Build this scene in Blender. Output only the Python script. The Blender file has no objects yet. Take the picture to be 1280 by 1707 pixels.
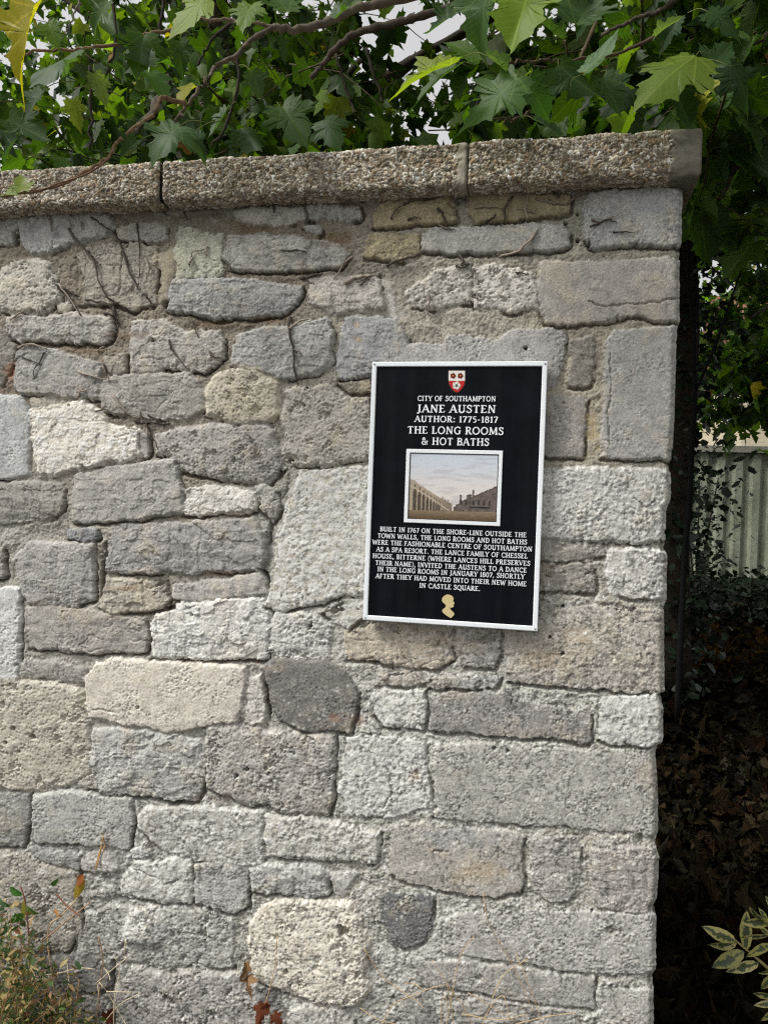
import bpy, math, random
import numpy as np
from mathutils import Matrix, Vector

# ------------------------------------------------------------------ camera, sky, sun, exposure
scene = bpy.context.scene
COL = scene.collection
YAW, PITCH, ROLL = 0.20682, -0.004754, 0.036467
FPX, CX, CY = 1280.0, 640.0, 853.5           # photograph is 1280 x 1707
D, EYE = 1.745, 1.50                          # camera to wall face, eye height
fw = np.array([-math.sin(YAW)*math.cos(PITCH), math.cos(YAW)*math.cos(PITCH), math.sin(PITCH)])
rt0 = np.array([math.cos(YAW), math.sin(YAW), 0.0]); up0 = np.cross(rt0, fw)
RT = math.cos(ROLL)*rt0 + math.sin(ROLL)*up0
UP = -math.sin(ROLL)*rt0 + math.cos(ROLL)*up0
CAM = np.array([0.0, -D, EYE])
cd = bpy.data.cameras.new("camera"); cam = bpy.data.objects.new("camera", cd); COL.objects.link(cam)
M4 = Matrix.Identity(4)
for i in range(3):
    M4[i][0], M4[i][1], M4[i][2], M4[i][3] = RT[i], UP[i], -fw[i], CAM[i]
cam.matrix_world = M4
cd.sensor_fit = 'VERTICAL'; cd.sensor_height = 36.0; cd.lens = FPX/1707*36.0
cd.clip_start = 0.05; cd.clip_end = 3000
scene.camera = cam

SUN_EL, SUN_AZ = math.radians(50), math.radians(-56)   # azimuth from the wall normal, minus = from the left
world = bpy.data.worlds.new("World"); scene.world = world; world.use_nodes = True
wn, wl = world.node_tree.nodes, world.node_tree.links
sky = wn.new('ShaderNodeTexSky'); sky.sky_type = 'NISHITA'; sky.sun_disc = False
sky.sun_elevation = SUN_EL; sky.air_density = 1.0; sky.dust_density = 8.0; sky.ozone_density = 1.0
sdir = Vector((math.sin(SUN_AZ)*math.cos(SUN_EL), -math.cos(SUN_AZ)*math.cos(SUN_EL), math.sin(SUN_EL)))
sky.sun_rotation = math.atan2(sdir.x, sdir.y)
hs = wn.new('ShaderNodeHueSaturation'); hs.inputs['Saturation'].default_value = 0.12   # white overcast
wl.new(sky.outputs[0], hs.inputs['Color'])
tintw = wn.new('ShaderNodeVectorMath'); tintw.operation = 'MULTIPLY'; tintw.inputs[1].default_value = (1.0, .99, .98)
deck = wn.new('ShaderNodeMix'); deck.data_type = 'RGBA'; deck.inputs[0].default_value = .5; deck.inputs[7].default_value = (6.3, 6.35, 6.5, 1)   # even cloud cover
wl.new(hs.outputs[0], deck.inputs[6]); wl.new(deck.outputs[2], tintw.inputs[0]); wl.new(tintw.outputs[0], wn['Background'].inputs[0])
wn['Background'].inputs[1].default_value = 0.08
ld = bpy.data.lights.new("sun", 'SUN'); ld.energy = 1.5; ld.angle = math.radians(16); ld.color = (1.0, .975, .94)
sun = bpy.data.objects.new("sun", ld); COL.objects.link(sun)
sun.rotation_euler = sdir.to_track_quat('Z', 'Y').to_euler()
scene.view_settings.view_transform = 'Standard'; scene.view_settings.look = 'None'
scene.view_settings.exposure = 0.93; scene.view_settings.gamma = 1.0
scene.cycles.max_bounces = 8; scene.cycles.use_denoising = False; scene.cycles.filter_width = 1.2
scene.cycles.sample_clamp_indirect = 4.0

# ------------------------------------------------------------------ helpers
rng = np.random.default_rng(7); random.seed(7)
def lin(c):
    c = np.asarray(c, float)/255.0
    return np.where(c <= .04045, c/12.92, ((c+.055)/1.055)**2.4)
def ray(px, py):
    px = np.asarray(px, float); py = np.asarray(py, float)
    return fw + RT*((px-CX)/FPX)[..., None] - UP*((py-CY)/FPX)[..., None]
def onwall(px, py, y=0.0):                    # point of the plane parallel to the wall face at depth y
    d = ray(px, py); return CAM + d*((D+y)/d[..., 1])[..., None]
def at(px, py, dist):                         # point at a given distance along the view axis
    return CAM + ray(px, py)*dist
def topx(P):
    v = np.asarray(P, float)-CAM; z = v@fw
    return CX+FPX*(v@RT)/z, CY-FPX*(v@UP)/z
def smooth(a, b, x):
    t = np.clip((x-a)/(b-a), 0, 1); return t*t*(3-2*t)
_perm = np.random.default_rng(3).permutation(4096)
_g = np.random.default_rng(4).random(4096)*2*np.pi
def noise(x, y, s=0):                         # 2-D gradient noise, about -1..1
    xi = np.floor(x).astype(int); yi = np.floor(y).astype(int); xf = x-xi; yf = y-yi
    u = xf*xf*xf*(xf*(xf*6-15)+10); v = yf*yf*yf*(yf*(yf*6-15)+10)
    def gr(ix, iy, dx, dy):
        a = _g[_perm[(_perm[(ix+s*131) & 4095]+iy*7+s*17) & 4095]]
        return np.cos(a)*dx+np.sin(a)*dy
    n = (gr(xi, yi, xf, yf)*(1-u)+gr(xi+1, yi, xf-1, yf)*u)*(1-v)+(gr(xi, yi+1, xf, yf-1)*(1-u)+gr(xi+1, yi+1, xf-1, yf-1)*u)*v
    return n*1.5
def fbm(x, y, s=0, o=4, g=.5):
    r = 0; a = 1.0
    for k in range(o):
        r = r+a*noise(x, y, s+k); x = x*2.03+5.2; y = y*2.03+1.7; a *= g
    return r
_h = np.random.default_rng(5).random((4096, 6))
def cells(u, v, s=0, aniso=0.0):              # jittered cells: nearest distance, second, id row
    ui = np.floor(u).astype(int); vi = np.floor(v).astype(int)
    f1 = np.full(u.shape, 9.); f2 = f1.copy(); idd = np.zeros(u.shape, int)
    for i in (-1, 0, 1):
        for j in (-1, 0, 1):
            k = _perm[(_perm[(ui+i+s*57) & 4095]+vi+j+s*31) & 4095]
            dx = u-(ui+i+_h[k, 0]*.9+.05); dy = v-(vi+j+_h[k, 1]*.9+.05)
            if aniso:
                a = _h[k, 2]*np.pi; c, sn = np.cos(a), np.sin(a)
                e = 1+aniso*_h[k, 3]
                dx, dy = (dx*c+dy*sn)/e, (-dx*sn+dy*c)*e
            d = np.sqrt(dx*dx+dy*dy)/(.75+.6*_h[k, 4])
            near = d < f1
            f2 = np.where(near, f1, np.minimum(f2, d)); idd = np.where(near, k, idd); f1 = np.where(near, d, f1)
    return f1, f2, idd

def mesh_np(name, V, F, mat=None, parent=None, col=None, uv=None, smooth_shade=True, mi=None, mats=None):
    """V (n,3); F list of (m,k) index arrays -> one mesh object"""
    if not isinstance(F, list): F = [F]
    me = bpy.data.meshes.new(name)
    V = np.asarray(V, np.float32); me.vertices.add(len(V)); me.vertices.foreach_set('co', V.ravel())
    L = np.concatenate([f.ravel() for f in F]).astype(np.int32)
    cnt = np.concatenate([np.full(len(f), f.shape[1]) for f in F]).astype(np.int32)
    st = np.concatenate([[0], np.cumsum(cnt)[:-1]]).astype(np.int32)
    me.loops.add(len(L)); me.loops.foreach_set('vertex_index', L)
    me.polygons.add(len(cnt)); me.polygons.foreach_set('loop_start', st); me.polygons.foreach_set('loop_total', cnt)
    me.polygons.foreach_set('use_smooth', np.full(len(cnt), bool(smooth_shade)))
    if mi is not None: me.polygons.foreach_set('material_index', np.asarray(mi, np.int32))
    me.update(calc_edges=True)
    if col is not None:
        a = me.attributes.new('tint', 'FLOAT_COLOR', 'POINT')
        c = np.ones((len(V), 4), np.float32); c[:, :3] = col; a.data.foreach_set('color', c.ravel())
    if uv is not None:
        l = me.uv_layers.new(name='UVMap'); l.data.foreach_set('uv', np.asarray(uv, np.float32)[L].ravel())
    for m in (mats or [mat]):
        if m: me.materials.append(m)
    o = bpy.data.objects.new(name, me); COL.objects.link(o)
    if parent: o.parent = parent; o.matrix_parent_inverse = parent_inverse(parent)
    return o
def parent_inverse(p):                        # parts are modelled in world space
    return Matrix.Translation(-Vector(p.location)) if p.parent is None else Matrix.Identity(4)
def thing(name, label, cat, loc=(0, 0, 0), group=None):
    o = bpy.data.objects.new(name, None); COL.objects.link(o); o.location = Vector([float(a) for a in loc]); o.empty_display_size = .1
    o['label'] = label; o['category'] = cat
    if group: o['group'] = group
    return o
def tag(o, label, cat, group=None, kind=None):
    o['label'] = label; o['category'] = cat
    if group: o['group'] = group
    if kind: o['kind'] = kind
    return o
class MB:                                     # small mesh collector
    def __init__(s): s.V = []; s.F = {}; s.C = []; s.n = 0
    def add(s, V, F, c=(1, 1, 1)):
        V = np.asarray(V, float)
        for f in (F if isinstance(F, list) else [F]):
            f = np.asarray(f, int); s.F.setdefault(f.shape[1], []).append(f+s.n)
        s.V.append(V); s.n += len(V)
        c = np.asarray(c, float); s.C.append(np.broadcast_to(c, (len(V), 3)) if c.ndim < 2 else c)
    def tube(s, P, r, k=6, c=(1, 1, 1)):
        P = np.asarray(P, float); n = len(P); r = np.broadcast_to(np.asarray(r, float), (n,))
        T = np.gradient(P, axis=0); T /= np.linalg.norm(T, axis=1)[:, None]+1e-9
        ref = np.array([.31, .52, .8]); ref = ref if abs(T[0]@ref) < .9 else np.array([1., 0, 0])
        A = np.cross(T, ref); A /= np.linalg.norm(A, axis=1)[:, None]+1e-9; B = np.cross(T, A)
        th = np.arange(k)*2*np.pi/k
        V = P[:, None]+r[:, None, None]*(np.cos(th)[None, :, None]*A[:, None]+np.sin(th)[None, :, None]*B[:, None])
        i = np.arange(n-1)[:, None]*k; j = np.arange(k)[None]
        q = np.stack([i+j, i+(j+1) % k, i+k+(j+1) % k, i+k+j], -1).reshape(-1, 4)
        V = np.concatenate([V.reshape(-1, 3), P[:1], P[-1:]])
        jj = np.arange(k); a = n*k
        t = np.concatenate([np.stack([np.full(k, a), (jj+1) % k, jj], 1), np.stack([np.full(k, a+1), (n-1)*k+jj, (n-1)*k+(jj+1) % k], 1)])
        s.add(V, [q, t], c)
    def box(s, lo, hi, c=(1, 1, 1)):
        x0, y0, z0 = lo; x1, y1, z1 = hi
        V = [(x0, y0, z0), (x1, y0, z0), (x1, y1, z0), (x0, y1, z0), (x0, y0, z1), (x1, y0, z1), (x1, y1, z1), (x0, y1, z1)]
        s.add(V, np.array([(0, 3, 2, 1), (4, 5, 6, 7), (0, 1, 5, 4), (1, 2, 6, 5), (2, 3, 7, 6), (3, 0, 4, 7)]), c)
    def build(s, name, mat, parent=None, sm=True):
        return mesh_np(name, np.concatenate(s.V), [np.concatenate(v) for v in s.F.values()], mat, parent, np.concatenate(s.C), smooth_shade=sm)
def spline(P, n):                             # smooth curve through points
    P = np.asarray(P, float); m = len(P)
    if m == 2: return P[0]+(P[1]-P[0])*np.linspace(0, 1, n)[:, None]
    Q = np.concatenate([2*P[:1]-P[1:2], P, 2*P[-1:]-P[-2:-1]]); t = np.linspace(0, m-1-1e-6, n); i = t.astype(int); f = (t-i)[:, None]
    a, b, c, d = Q[i], Q[i+1], Q[i+2], Q[i+3]
    return .5*(2*b+(c-a)*f+(2*a-5*b+4*c-d)*f**2+(3*b-a-3*c+d)*f**3)

# ------------------------------------------------------------------ materials
def mat(name, rough=.8, spec=.3, col=None, tint=True, grain=0.0, gscale=200., bump=0.0, bscale=300., bdist=.001):
    m = bpy.data.materials.new(name); m.use_nodes = True; n = m.node_tree.nodes; l = m.node_tree.links
    b = n['Principled BSDF']; b.inputs['Roughness'].default_value = rough; b.inputs['Specular IOR Level'].default_value = spec
    tc = n.new('ShaderNodeTexCoord'); src = None
    if col is not None: b.inputs['Base Color'].default_value = (*[float(x) for x in col], 1)
    if tint:
        a = n.new('ShaderNodeAttribute'); a.attribute_name = 'tint'; src = a.outputs['Color']
    else:
        r = n.new('ShaderNodeRGB'); r.outputs[0].default_value = (*[float(x) for x in col], 1); src = r.outputs[0]
    if grain:
        t = n.new('ShaderNodeTexNoise'); t.inputs['Scale'].default_value = gscale; t.inputs['Detail'].default_value = 5; t.inputs['Roughness'].default_value = .65
        l.new(tc.outputs['Object'], t.inputs['Vector'])
        mr = n.new('ShaderNodeMapRange'); mr.inputs['From Min'].default_value = .25; mr.inputs['From Max'].default_value = .75
        mr.inputs['To Min'].default_value = 1-grain; mr.inputs['To Max'].default_value = 1+grain
        l.new(t.outputs[0], mr.inputs['Value'])
        mx = n.new('ShaderNodeVectorMath'); mx.operation = 'SCALE'; l.new(src, mx.inputs[0]); l.new(mr.outputs[0], mx.inputs['Scale']); src = mx.outputs[0]
    l.new(src, b.inputs['Base Color'])
    if bump:
        t = n.new('ShaderNodeTexNoise'); t.inputs['Scale'].default_value = bscale; t.inputs['Detail'].default_value = 4; t.inputs['Roughness'].default_value = .7
        l.new(tc.outputs['Object'], t.inputs['Vector'])
        bp = n.new('ShaderNodeBump'); bp.inputs['Strength'].default_value = bump; bp.inputs['Distance'].default_value = bdist
        l.new(t.outputs[0], bp.inputs['Height']); l.new(bp.outputs[0], b.inputs['Normal'])
    return m
def leaf_mat(name, rough=.5, spec=.28, trans=.5, veins=True, tcol=(1.45, 1.6, .3)):
    m = bpy.data.materials.new(name); m.use_nodes = True; n = m.node_tree.nodes; l = m.node_tree.links
    b = n['Principled BSDF']; b.inputs['Roughness'].default_value = rough; b.inputs['Specular IOR Level'].default_value = spec
    a = n.new('ShaderNodeAttribute'); a.attribute_name = 'tint'; src = a.outputs['Color']
    def math_(op, x, y=None, z=None):
        k = n.new('ShaderNodeMath'); k.operation = op
        for i, v in enumerate((x, y, z)):
            if v is None: continue
            if isinstance(v, (int, float)): k.inputs[i].default_value = v
            else: l.new(v, k.inputs[i])
        return k.outputs[0]
    if veins:
        uv = n.new('ShaderNodeUVMap'); uv.uv_map = 'UVMap'; sp = n.new('ShaderNodeSeparateXYZ'); l.new(uv.outputs[0], sp.inputs[0])
        ang = math_('ARCTAN2', sp.outputs[0], sp.outputs[1])
        q = math_('DIVIDE', ang, .68); fr = math_('ABSOLUTE', math_('SUBTRACT', q, math_('ROUND', q)))
        rad = math_('SQRT', math_('ADD', math_('MULTIPLY', sp.outputs[0], sp.outputs[0]), math_('MULTIPLY', sp.outputs[1], sp.outputs[1])))
        dist = math_('MULTIPLY', math_('MULTIPLY', fr, .68), rad)
        main = math_('LESS_THAN', dist, .013)
        # side veins: slanted lines off every main vein
        s2 = math_('FRACT', math_('MULTIPLY', math_('SUBTRACT', rad, math_('MULTIPLY', fr, .55)), 9.0))
        side = math_('MULTIPLY', math_('LESS_THAN', math_('ABSOLUTE', math_('SUBTRACT', s2, .5)), .07), .45)
        v = math_('MAXIMUM', main, side)
        mx = n.new('ShaderNodeMix'); mx.data_type = 'RGBA'; l.new(math_('MULTIPLY', v, .45), mx.inputs[0]); l.new(src, mx.inputs[6])
        bright = n.new('ShaderNodeVectorMath'); bright.operation = 'MULTIPLY_ADD'; l.new(src, bright.inputs[0]); bright.inputs[1].default_value = (1.8, 1.6, 1.6); bright.inputs[2].default_value = (.03, .035, .01)
        l.new(bright.outputs[0], mx.inputs[7]); src = mx.outputs[2]
        bp = n.new('ShaderNodeBump'); bp.inputs['Strength'].default_value = .18; bp.inputs['Distance'].default_value = .002; bp.invert = True
        l.new(v, bp.inputs['Height']); l.new(bp.outputs[0], b.inputs['Normal'])
    l.new(src, b.inputs['Base Color'])
    tr = n.new('ShaderNodeBsdfTranslucent'); tm = n.new('ShaderNodeVectorMath'); tm.operation = 'MULTIPLY'; l.new(src, tm.inputs[0]); tm.inputs[1].default_value = tcol
    l.new(tm.outputs[0], tr.inputs[0])
    ms = n.new('ShaderNodeMixShader'); ms.inputs[0].default_value = trans
    l.new(b.outputs[0], ms.inputs[1]); l.new(tr.outputs[0], ms.inputs[2]); l.new(ms.outputs[0], n['Material Output'].inputs[0])
    return m
M_stone = mat('weathered_stone', .93, .15, grain=.22, gscale=430, bump=.55, bscale=520, bdist=.0010)
M_aggr = mat('exposed_aggregate', .75, .3, grain=.12, gscale=500, bump=.3, bscale=500, bdist=.0008)
M_bark = mat('bark', .9, .2, grain=.3, gscale=60, bump=.7, bscale=80, bdist=.004)
M_twig = mat('dry_twig', .85, .25, grain=.25, gscale=250, bump=.4, bscale=300)
M_leaf = leaf_mat('plane_leaf')
M_leaf2 = leaf_mat('plain_leaf', veins=False)
M_dry = leaf_mat('dry_leaf', .85, .05, .12, True, (1, 1, .8))
M_ivy = leaf_mat('ivy_leaf', .45, .35, .08, False)

#@WALL>
# ------------------------------------------------------------------ the stone wall
# each stone: (kind, colour as seen r,g,b, lichen 0-1, height mm, outline in photograph pixels, turned into points of the wall face)
# kinds: A smooth ashlar, R split rough, P pitted, L crusted, C trowelled cement
STONES = [
('C',(150,147,138),.1,6,"262,352 300,350 420,341 520,335 620,330 780,318 960,306 1139,297 1139,318 1060,321 980,322 780,325 620,333 420,345 320,362 268,364"),
('R',(152,152,142),.1,10,"-34,362 29,361 28,409 0,411 -34,412"),
('R',(156,158,156),.15,15,"34,364 100,357 182,355 190,382 180,395 156,402 122,406 100,419 87,423 56,421 46,410 40,390"),
('A',(152,150,142),.0,9,"199,381 219,373 269,372 277,383 277,404 231,404 200,398"),
('P',(172,168,153),.2,17,"28,437 59,434 84,445 94,467 103,489 103,501 78,520 28,523 12,514 3,495 6,467 12,448"),
('R',(155,152,142),.0,10,"103,507 119,503 125,514 116,523 105,521"),
('R',(150,144,128),.05,10,"150,413 200,409 262,411 264,440 262,505 222,517 194,508 141,508 142,467 136,442 131,426"),
('C',(158,148,124),.0,6,"265,411 292,412 294,470 282,508 266,505"),
('A',(168,168,147),.1,10,"300,379 331,387 372,392 372,457 344,465 300,464 295,423 296,395"),
('R',(156,154,147),.1,15,"380,398 427,395 474,395 517,403 567,412 584,425 566,446 514,450 442,453 386,447 376,430"),
('R',(154,155,154),.2,16,"297,469 332,467 381,468 420,471 464,480 503,483 503,495 481,517 455,526 420,531 385,530 341,528 315,521 284,517 287,495"),
('R',(170,168,157),.25,13,"396,356 424,347 474,347 508,347 511,367 483,373 439,378 418,375 399,367"),
('R',(160,158,150),.2,11,"514,347 555,344 599,347 602,366 574,367 514,367"),
('R',(160,160,158),.2,9,"508,380 533,378 533,391 511,386"),
('R',(162,149,112),.1,12,"621,362 633,341 661,337 749,333 758,350 760,369 692,375 624,380"),
('A',(158,145,110),.05,10,"785,325 838,321 948,327 949,352 935,361 882,366 791,371 785,358"),
('R',(128,124,114),.0,5,"752,338 768,328 782,326 780,345 768,360 760,352"),
('R',(154,142,107),.1,12,"611,409 618,394 661,391 697,392 699,425 671,434 611,430"),
('A',(154,152,147),.05,13,"706,395 722,383 809,382 876,377 938,377 946,395 945,413 913,419 861,420 809,421 742,424 706,418"),
('A',(156,158,158),.1,15,"976,336 985,324 1029,322 1072,317 1136,321 1134,408 1097,413 1051,408 985,414 974,402 972,371"),
('P',(172,168,156),.25,12,"678,493 686,480 711,472 727,451 781,444 786,467 783,508 747,513 727,516 691,511"),
('P',(172,168,157),.25,12,"786,446 820,441 887,457 896,477 894,513 861,521 789,513"),
('A',(157,153,145),.05,13,"901,441 963,439 1133,433 1132,538 1104,535 1060,527 1019,532 985,539 947,541 913,539 901,521 897,480"),
('R',(172,167,156),.2,12,"517,466 555,462 630,461 639,512 580,522 555,525 536,512 516,505"),
('C',(172,169,160),.0,5,"636,474 650,480 672,525 663,530 645,500"),
('R',(150,152,154),.1,15,"571,547 580,533 630,531 661,536 680,569 685,602 680,625 618,625 568,630 563,616 567,581"),
('R',(157,156,152),.15,16,"389,591 399,562 442,553 517,541 546,534 552,556 550,600 527,622 483,630 452,622 399,616 389,609"),
('R',(160,157,149),.1,15,"225,539 275,536 312,557 366,551 373,567 373,598 344,623 281,611 262,621 225,623 222,580"),
('R',(164,162,155),.2,15,"19,532 37,528 50,531 109,529 131,525 187,532 190,564 175,573 131,571 75,568 37,570 16,554"),
('R',(154,152,146),.15,16,"30,590 50,577 81,582 112,586 166,607 170,632 166,665 125,662 88,659 41,656 32,645"),
('R',(140,135,124),.1,11,"-34,550 15,551 26,579 19,614 8,640 -34,660"),
('R',(150,143,128),.1,9,"175,597 208,595 210,620 195,628 178,622"),
('R',(151,148,139),.1,14,"166,644 192,628 262,626 315,624 337,648 343,670 337,687 306,701 245,696 197,690 175,685 166,666"),
('P',(176,168,144),.2,20,"345,657 363,631 394,620 433,622 459,639 466,670 468,687 446,703 411,708 385,703 350,692"),
('R',(212,205,188),.0,20,"56,687 134,670 169,685 184,709 231,718 237,759 200,768 156,774 134,781 72,793 62,762 58,718"),
('R',(170,164,148),.1,9,"56,668 100,658 128,664 118,672 70,683 58,684"),
('R',(160,157,150),.2,10,"236,722 249,728 251,752 243,764 239,750"),
('A',(168,173,174),.3,15,"-34,662 37,663 47,674 56,702 52,734 53,790 31,796 -34,797"),
('P',(154,151,144),.15,16,"265,725 310,715 350,715 400,710 450,712 460,740 470,780 450,805 410,802 350,795 305,785 295,770 265,755"),
('R',(156,154,148),.15,17,"127,795 165,785 200,777 295,770 300,805 307,840 305,852 250,862 220,865 145,872 128,867 126,830"),
('R',(150,147,138),.2,15,"-34,812 55,803 110,805 112,830 100,860 50,870 -34,875"),
('R',(186,183,173),.2,16,"310,815 360,810 425,820 432,840 425,855 370,852 335,860 310,855"),
('P',(166,164,156),.1,12,"428,812 445,808 460,820 468,850 455,870 437,850"),
('R',(166,165,158),.0,8,"436,866 452,872 446,910 440,890"),
('R',(148,146,142),.1,18,"178,920 190,880 210,875 280,873 350,871 425,865 440,890 443,935 435,948 350,952 260,955 180,952"),
('A',(130,138,145),.0,12,"115,885 130,879 162,885 165,897 140,902 117,896"),
('R',(140,132,115),.0,9,"168,908 176,905 178,922 172,926"),
('R',(155,153,148),.2,16,"30,925 55,907 155,907 160,940 158,1000 130,1012 60,1005 40,985 32,950"),
('R',(145,142,134),.1,12,"-34,915 7,915 10,960 -34,965"),
('R',(166,160,144),.2,14,"172,990 185,968 220,966 275,972 282,1000 272,1015 190,1020 173,1012"),
('R',(160,158,152),.15,14,"290,975 350,968 435,955 446,975 446,990 370,996 290,999"),
('A',(186,188,186),.4,15,"-34,980 35,982 36,1020 32,1135 -34,1138"),
('R',(155,151,143),.2,13,"47,1015 75,1007 135,1015 200,1027 242,1035 250,1065 245,1085 165,1085 120,1085 55,1075 47,1050"),
('R',(194,193,187),.5,16,"257,1040 265,1025 290,1020 296,1007 350,1002 445,998 450,1020 448,1097 350,1096 258,1093"),
('P',(182,181,175),.5,14,"452,1040 465,1020 530,1025 552,1045 552,1097 450,1098"),
('L',(178,172,156),1.0,12,"502,782 625,780 650,800 645,985 570,992 530,1003 470,1017 446,1008 456,960 470,880 486,820"),
('P',(170,165,152),.2,17,"480,651 549,643 567,654 614,660 622,760 583,770 530,773 499,773 480,760 477,739 480,726 474,704"),
('R',(146,137,118),.0,8,"566,638 616,632 622,656 580,654"),
('R',(154,151,143),.2,12,"38,1107 47,1097 147,1113 144,1138 94,1132 75,1129 40,1129"),
('P',(174,168,150),.25,18,"-34,1135 40,1135 100,1140 135,1155 145,1190 157,1245 155,1285 120,1305 85,1312 30,1312 -34,1307"),
('A',(188,181,166),.3,18,"150,1125 170,1105 200,1100 410,1112 408,1180 395,1200 320,1210 285,1219 255,1210 190,1200 155,1195 149,1160"),
('R',(176,172,162),.3,14,"413,1130 437,1122 442,1155 442,1207 410,1202 408,1185"),
('A',(126,123,117),.1,17,"445,1110 460,1100 550,1102 575,1120 597,1150 597,1180 585,1217 525,1217 470,1200 450,1150"),
('R',(168,168,163),.3,17,"160,1213 210,1215 345,1230 345,1300 330,1335 250,1325 190,1320 170,1315 159,1280"),
('P',(158,154,146),.4,19,"350,1210 400,1210 450,1220 557,1225 557,1320 550,1357 475,1350 450,1335 425,1340 370,1320 350,1310 349,1250"),
('R',(168,162,148),.2,9,"135,1300 158,1290 165,1312 140,1316"),
('R',(146,146,140),.2,15,"-34,1318 52,1320 52,1360 40,1410 -34,1405"),
('A',(164,164,158),.3,16,"65,1325 125,1317 220,1332 225,1360 217,1412 185,1407 145,1405 100,1400 65,1400 60,1360"),
('L',(164,162,154),.6,15,"235,1360 250,1345 310,1342 440,1352 442,1400 440,1437 400,1440 320,1430 280,1420 250,1390 235,1375"),
('L',(174,171,160),.6,14,"445,1357 520,1362 630,1385 630,1430 612,1436 550,1428 450,1422"),
('R',(144,144,142),.2,12,"52,1415 65,1407 135,1425 136,1447 90,1435 55,1425"),
('R',(172,172,168),.3,11,"222,1415 250,1400 256,1420 248,1427 228,1425"),
('R',(158,156,150),.4,11,"139,1425 156,1419 200,1416 200,1447 175,1453 141,1447"),
('L',(172,171,163),.6,14,"206,1456 231,1434 319,1431 325,1475 322,1500 281,1500 244,1491 203,1487"),
('R',(150,148,140),.4,10,"141,1475 200,1475 205,1488 175,1495 150,1490"),
('R',(160,160,155),.4,14,"331,1481 331,1441 359,1434 400,1437 416,1445 414,1510 395,1518 360,1512 335,1503"),
('L',(154,154,149),.5,14,"421,1447 439,1439 536,1442 549,1456 550,1487 530,1492 474,1487 424,1484"),
('R',(170,168,162),.1,10,"552,1450 592,1453 599,1456 580,1475 574,1495 561,1487"),
('P',(190,183,166),.35,19,"442,1506 505,1497 542,1503 586,1506 605,1544 611,1566 608,1600 611,1637 599,1662 580,1669 527,1662 483,1647 452,1641 427,1625 419,1581 417,1541"),
('R',(170,158,136),.4,11,"574,1054 605,1035 752,1047 753,1097 724,1115 686,1113 646,1105 611,1097 580,1097"),
('R',(162,160,154),.4,9,"780,1057 834,1057 834,1091 821,1113 780,1113 771,1085"),
('R',(152,152,148),.3,12,"709,1136 716,1129 832,1129 827,1147 764,1145 709,1147"),
('R',(160,154,141),.5,13,"843,1050 896,1055 915,1025 940,1013 1009,1007 1107,1019 1107,1151 1068,1152 1021,1149 990,1147 934,1144 890,1138 848,1133"),
('L',(178,177,169),.8,12,"621,1150 628,1145 710,1150 712,1181 707,1213 642,1208 623,1190"),
('A',(144,141,136),.3,12,"719,1168 741,1154 850,1150 860,1168 941,1181 981,1190 984,1231 977,1236 941,1231 895,1227 855,1227 809,1222 719,1213"),
('L',(171,171,165),.6,14,"997,1168 1013,1159 1095,1156 1105,1181 1105,1231 1095,1240 1031,1240 1000,1231"),
('A',(164,162,154),.4,12,"728,1240 814,1240 922,1247 1013,1251 1093,1258 1096,1392 1031,1385 922,1376 868,1372 814,1367 750,1362 726,1358"),
('L',(178,177,170),.8,11,"578,1230 605,1220 708,1236 721,1340 650,1362 587,1358 569,1317"),
('A',(160,155,144),.4,12,"652,1375 692,1372 780,1378 859,1384 870,1397 868,1425 873,1466 865,1484 831,1491 787,1487 740,1481 690,1470 655,1455"),
('R',(154,151,144),.4,13,"884,1398 927,1394 965,1397 967,1450 959,1481 946,1500 915,1500 890,1487"),
('R',(160,155,148),.5,14,"987,1412 1093,1409 1099,1431 1094,1500 1077,1520 1021,1512 990,1506 984,1456"),
('A',(112,114,119),.15,11,"632,1494 646,1484 677,1487 721,1494 721,1537 705,1566 680,1578 655,1566 636,1531"),
('A',(163,161,155),.6,11,"740,1537 760,1521 906,1515 1093,1521 1093,1616 1019,1622 962,1616 895,1605 850,1599 805,1594 743,1585"),
('A',(152,150,144),.4,11,"692,1605 737,1599 850,1611 990,1627 988,1675 906,1670 794,1650 698,1641"),
('A',(164,162,155),.4,12,"996,1644 1010,1640 1089,1648 1089,1760 996,1760"),
('R',(154,152,146),.4,11,"760,1672 805,1661 960,1684 985,1760 760,1760"),
('R',(140,138,132),.5,9,"636,1661 720,1650 729,1695 720,1760 640,1760 625,1690"),
('R',(172,170,162),.3,14,"484,1684 512,1672 560,1678 590,1700 600,1760 480,1760"),
('P',(155,151,144),.4,15,"200,1637 225,1612 300,1618 400,1622 440,1660 462,1690 462,1760 200,1760"),
('P',(154,152,144),.5,11,"137,1520 215,1505 285,1515 340,1512 390,1530 395,1580 388,1612 356,1610 325,1603 290,1612 230,1600 140,1588 135,1550"),
('P',(176,176,170),.6,24,"216,1547 225,1512 266,1509 281,1537 284,1556 262,1569 219,1562"),
('R',(126,123,119),.1,14,"78,1587 172,1587 187,1600 187,1641 150,1648 112,1644 94,1622"),
('P',(155,149,135),.3,14,"-34,1415 37,1424 134,1452 138,1550 115,1581 -34,1590"),
('R',(136,133,126),.2,11,"-34,1612 70,1612 100,1655 175,1660 190,1690 190,1760 -34,1760"),
('A',(153,151,148),.1,12,"640,580 740,575 747,560 790,566 830,570 861,552 938,552 941,570 935,612 930,640 912,650 640,650"),
('R',(140,135,122),.1,11,"949,570 987,562 987,632 980,645 946,642 954,601"),
('A',(156,155,151),.1,14,"1009,575 1025,552 1060,552 1128,547 1127,620 1123,720 1119,764 1100,764 1060,765 1030,762 1004,764 1005,700 1008,640"),
('A',(147,143,136),.2,10,"860,660 965,661 975,670 974,707 970,762 860,760"),
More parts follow.
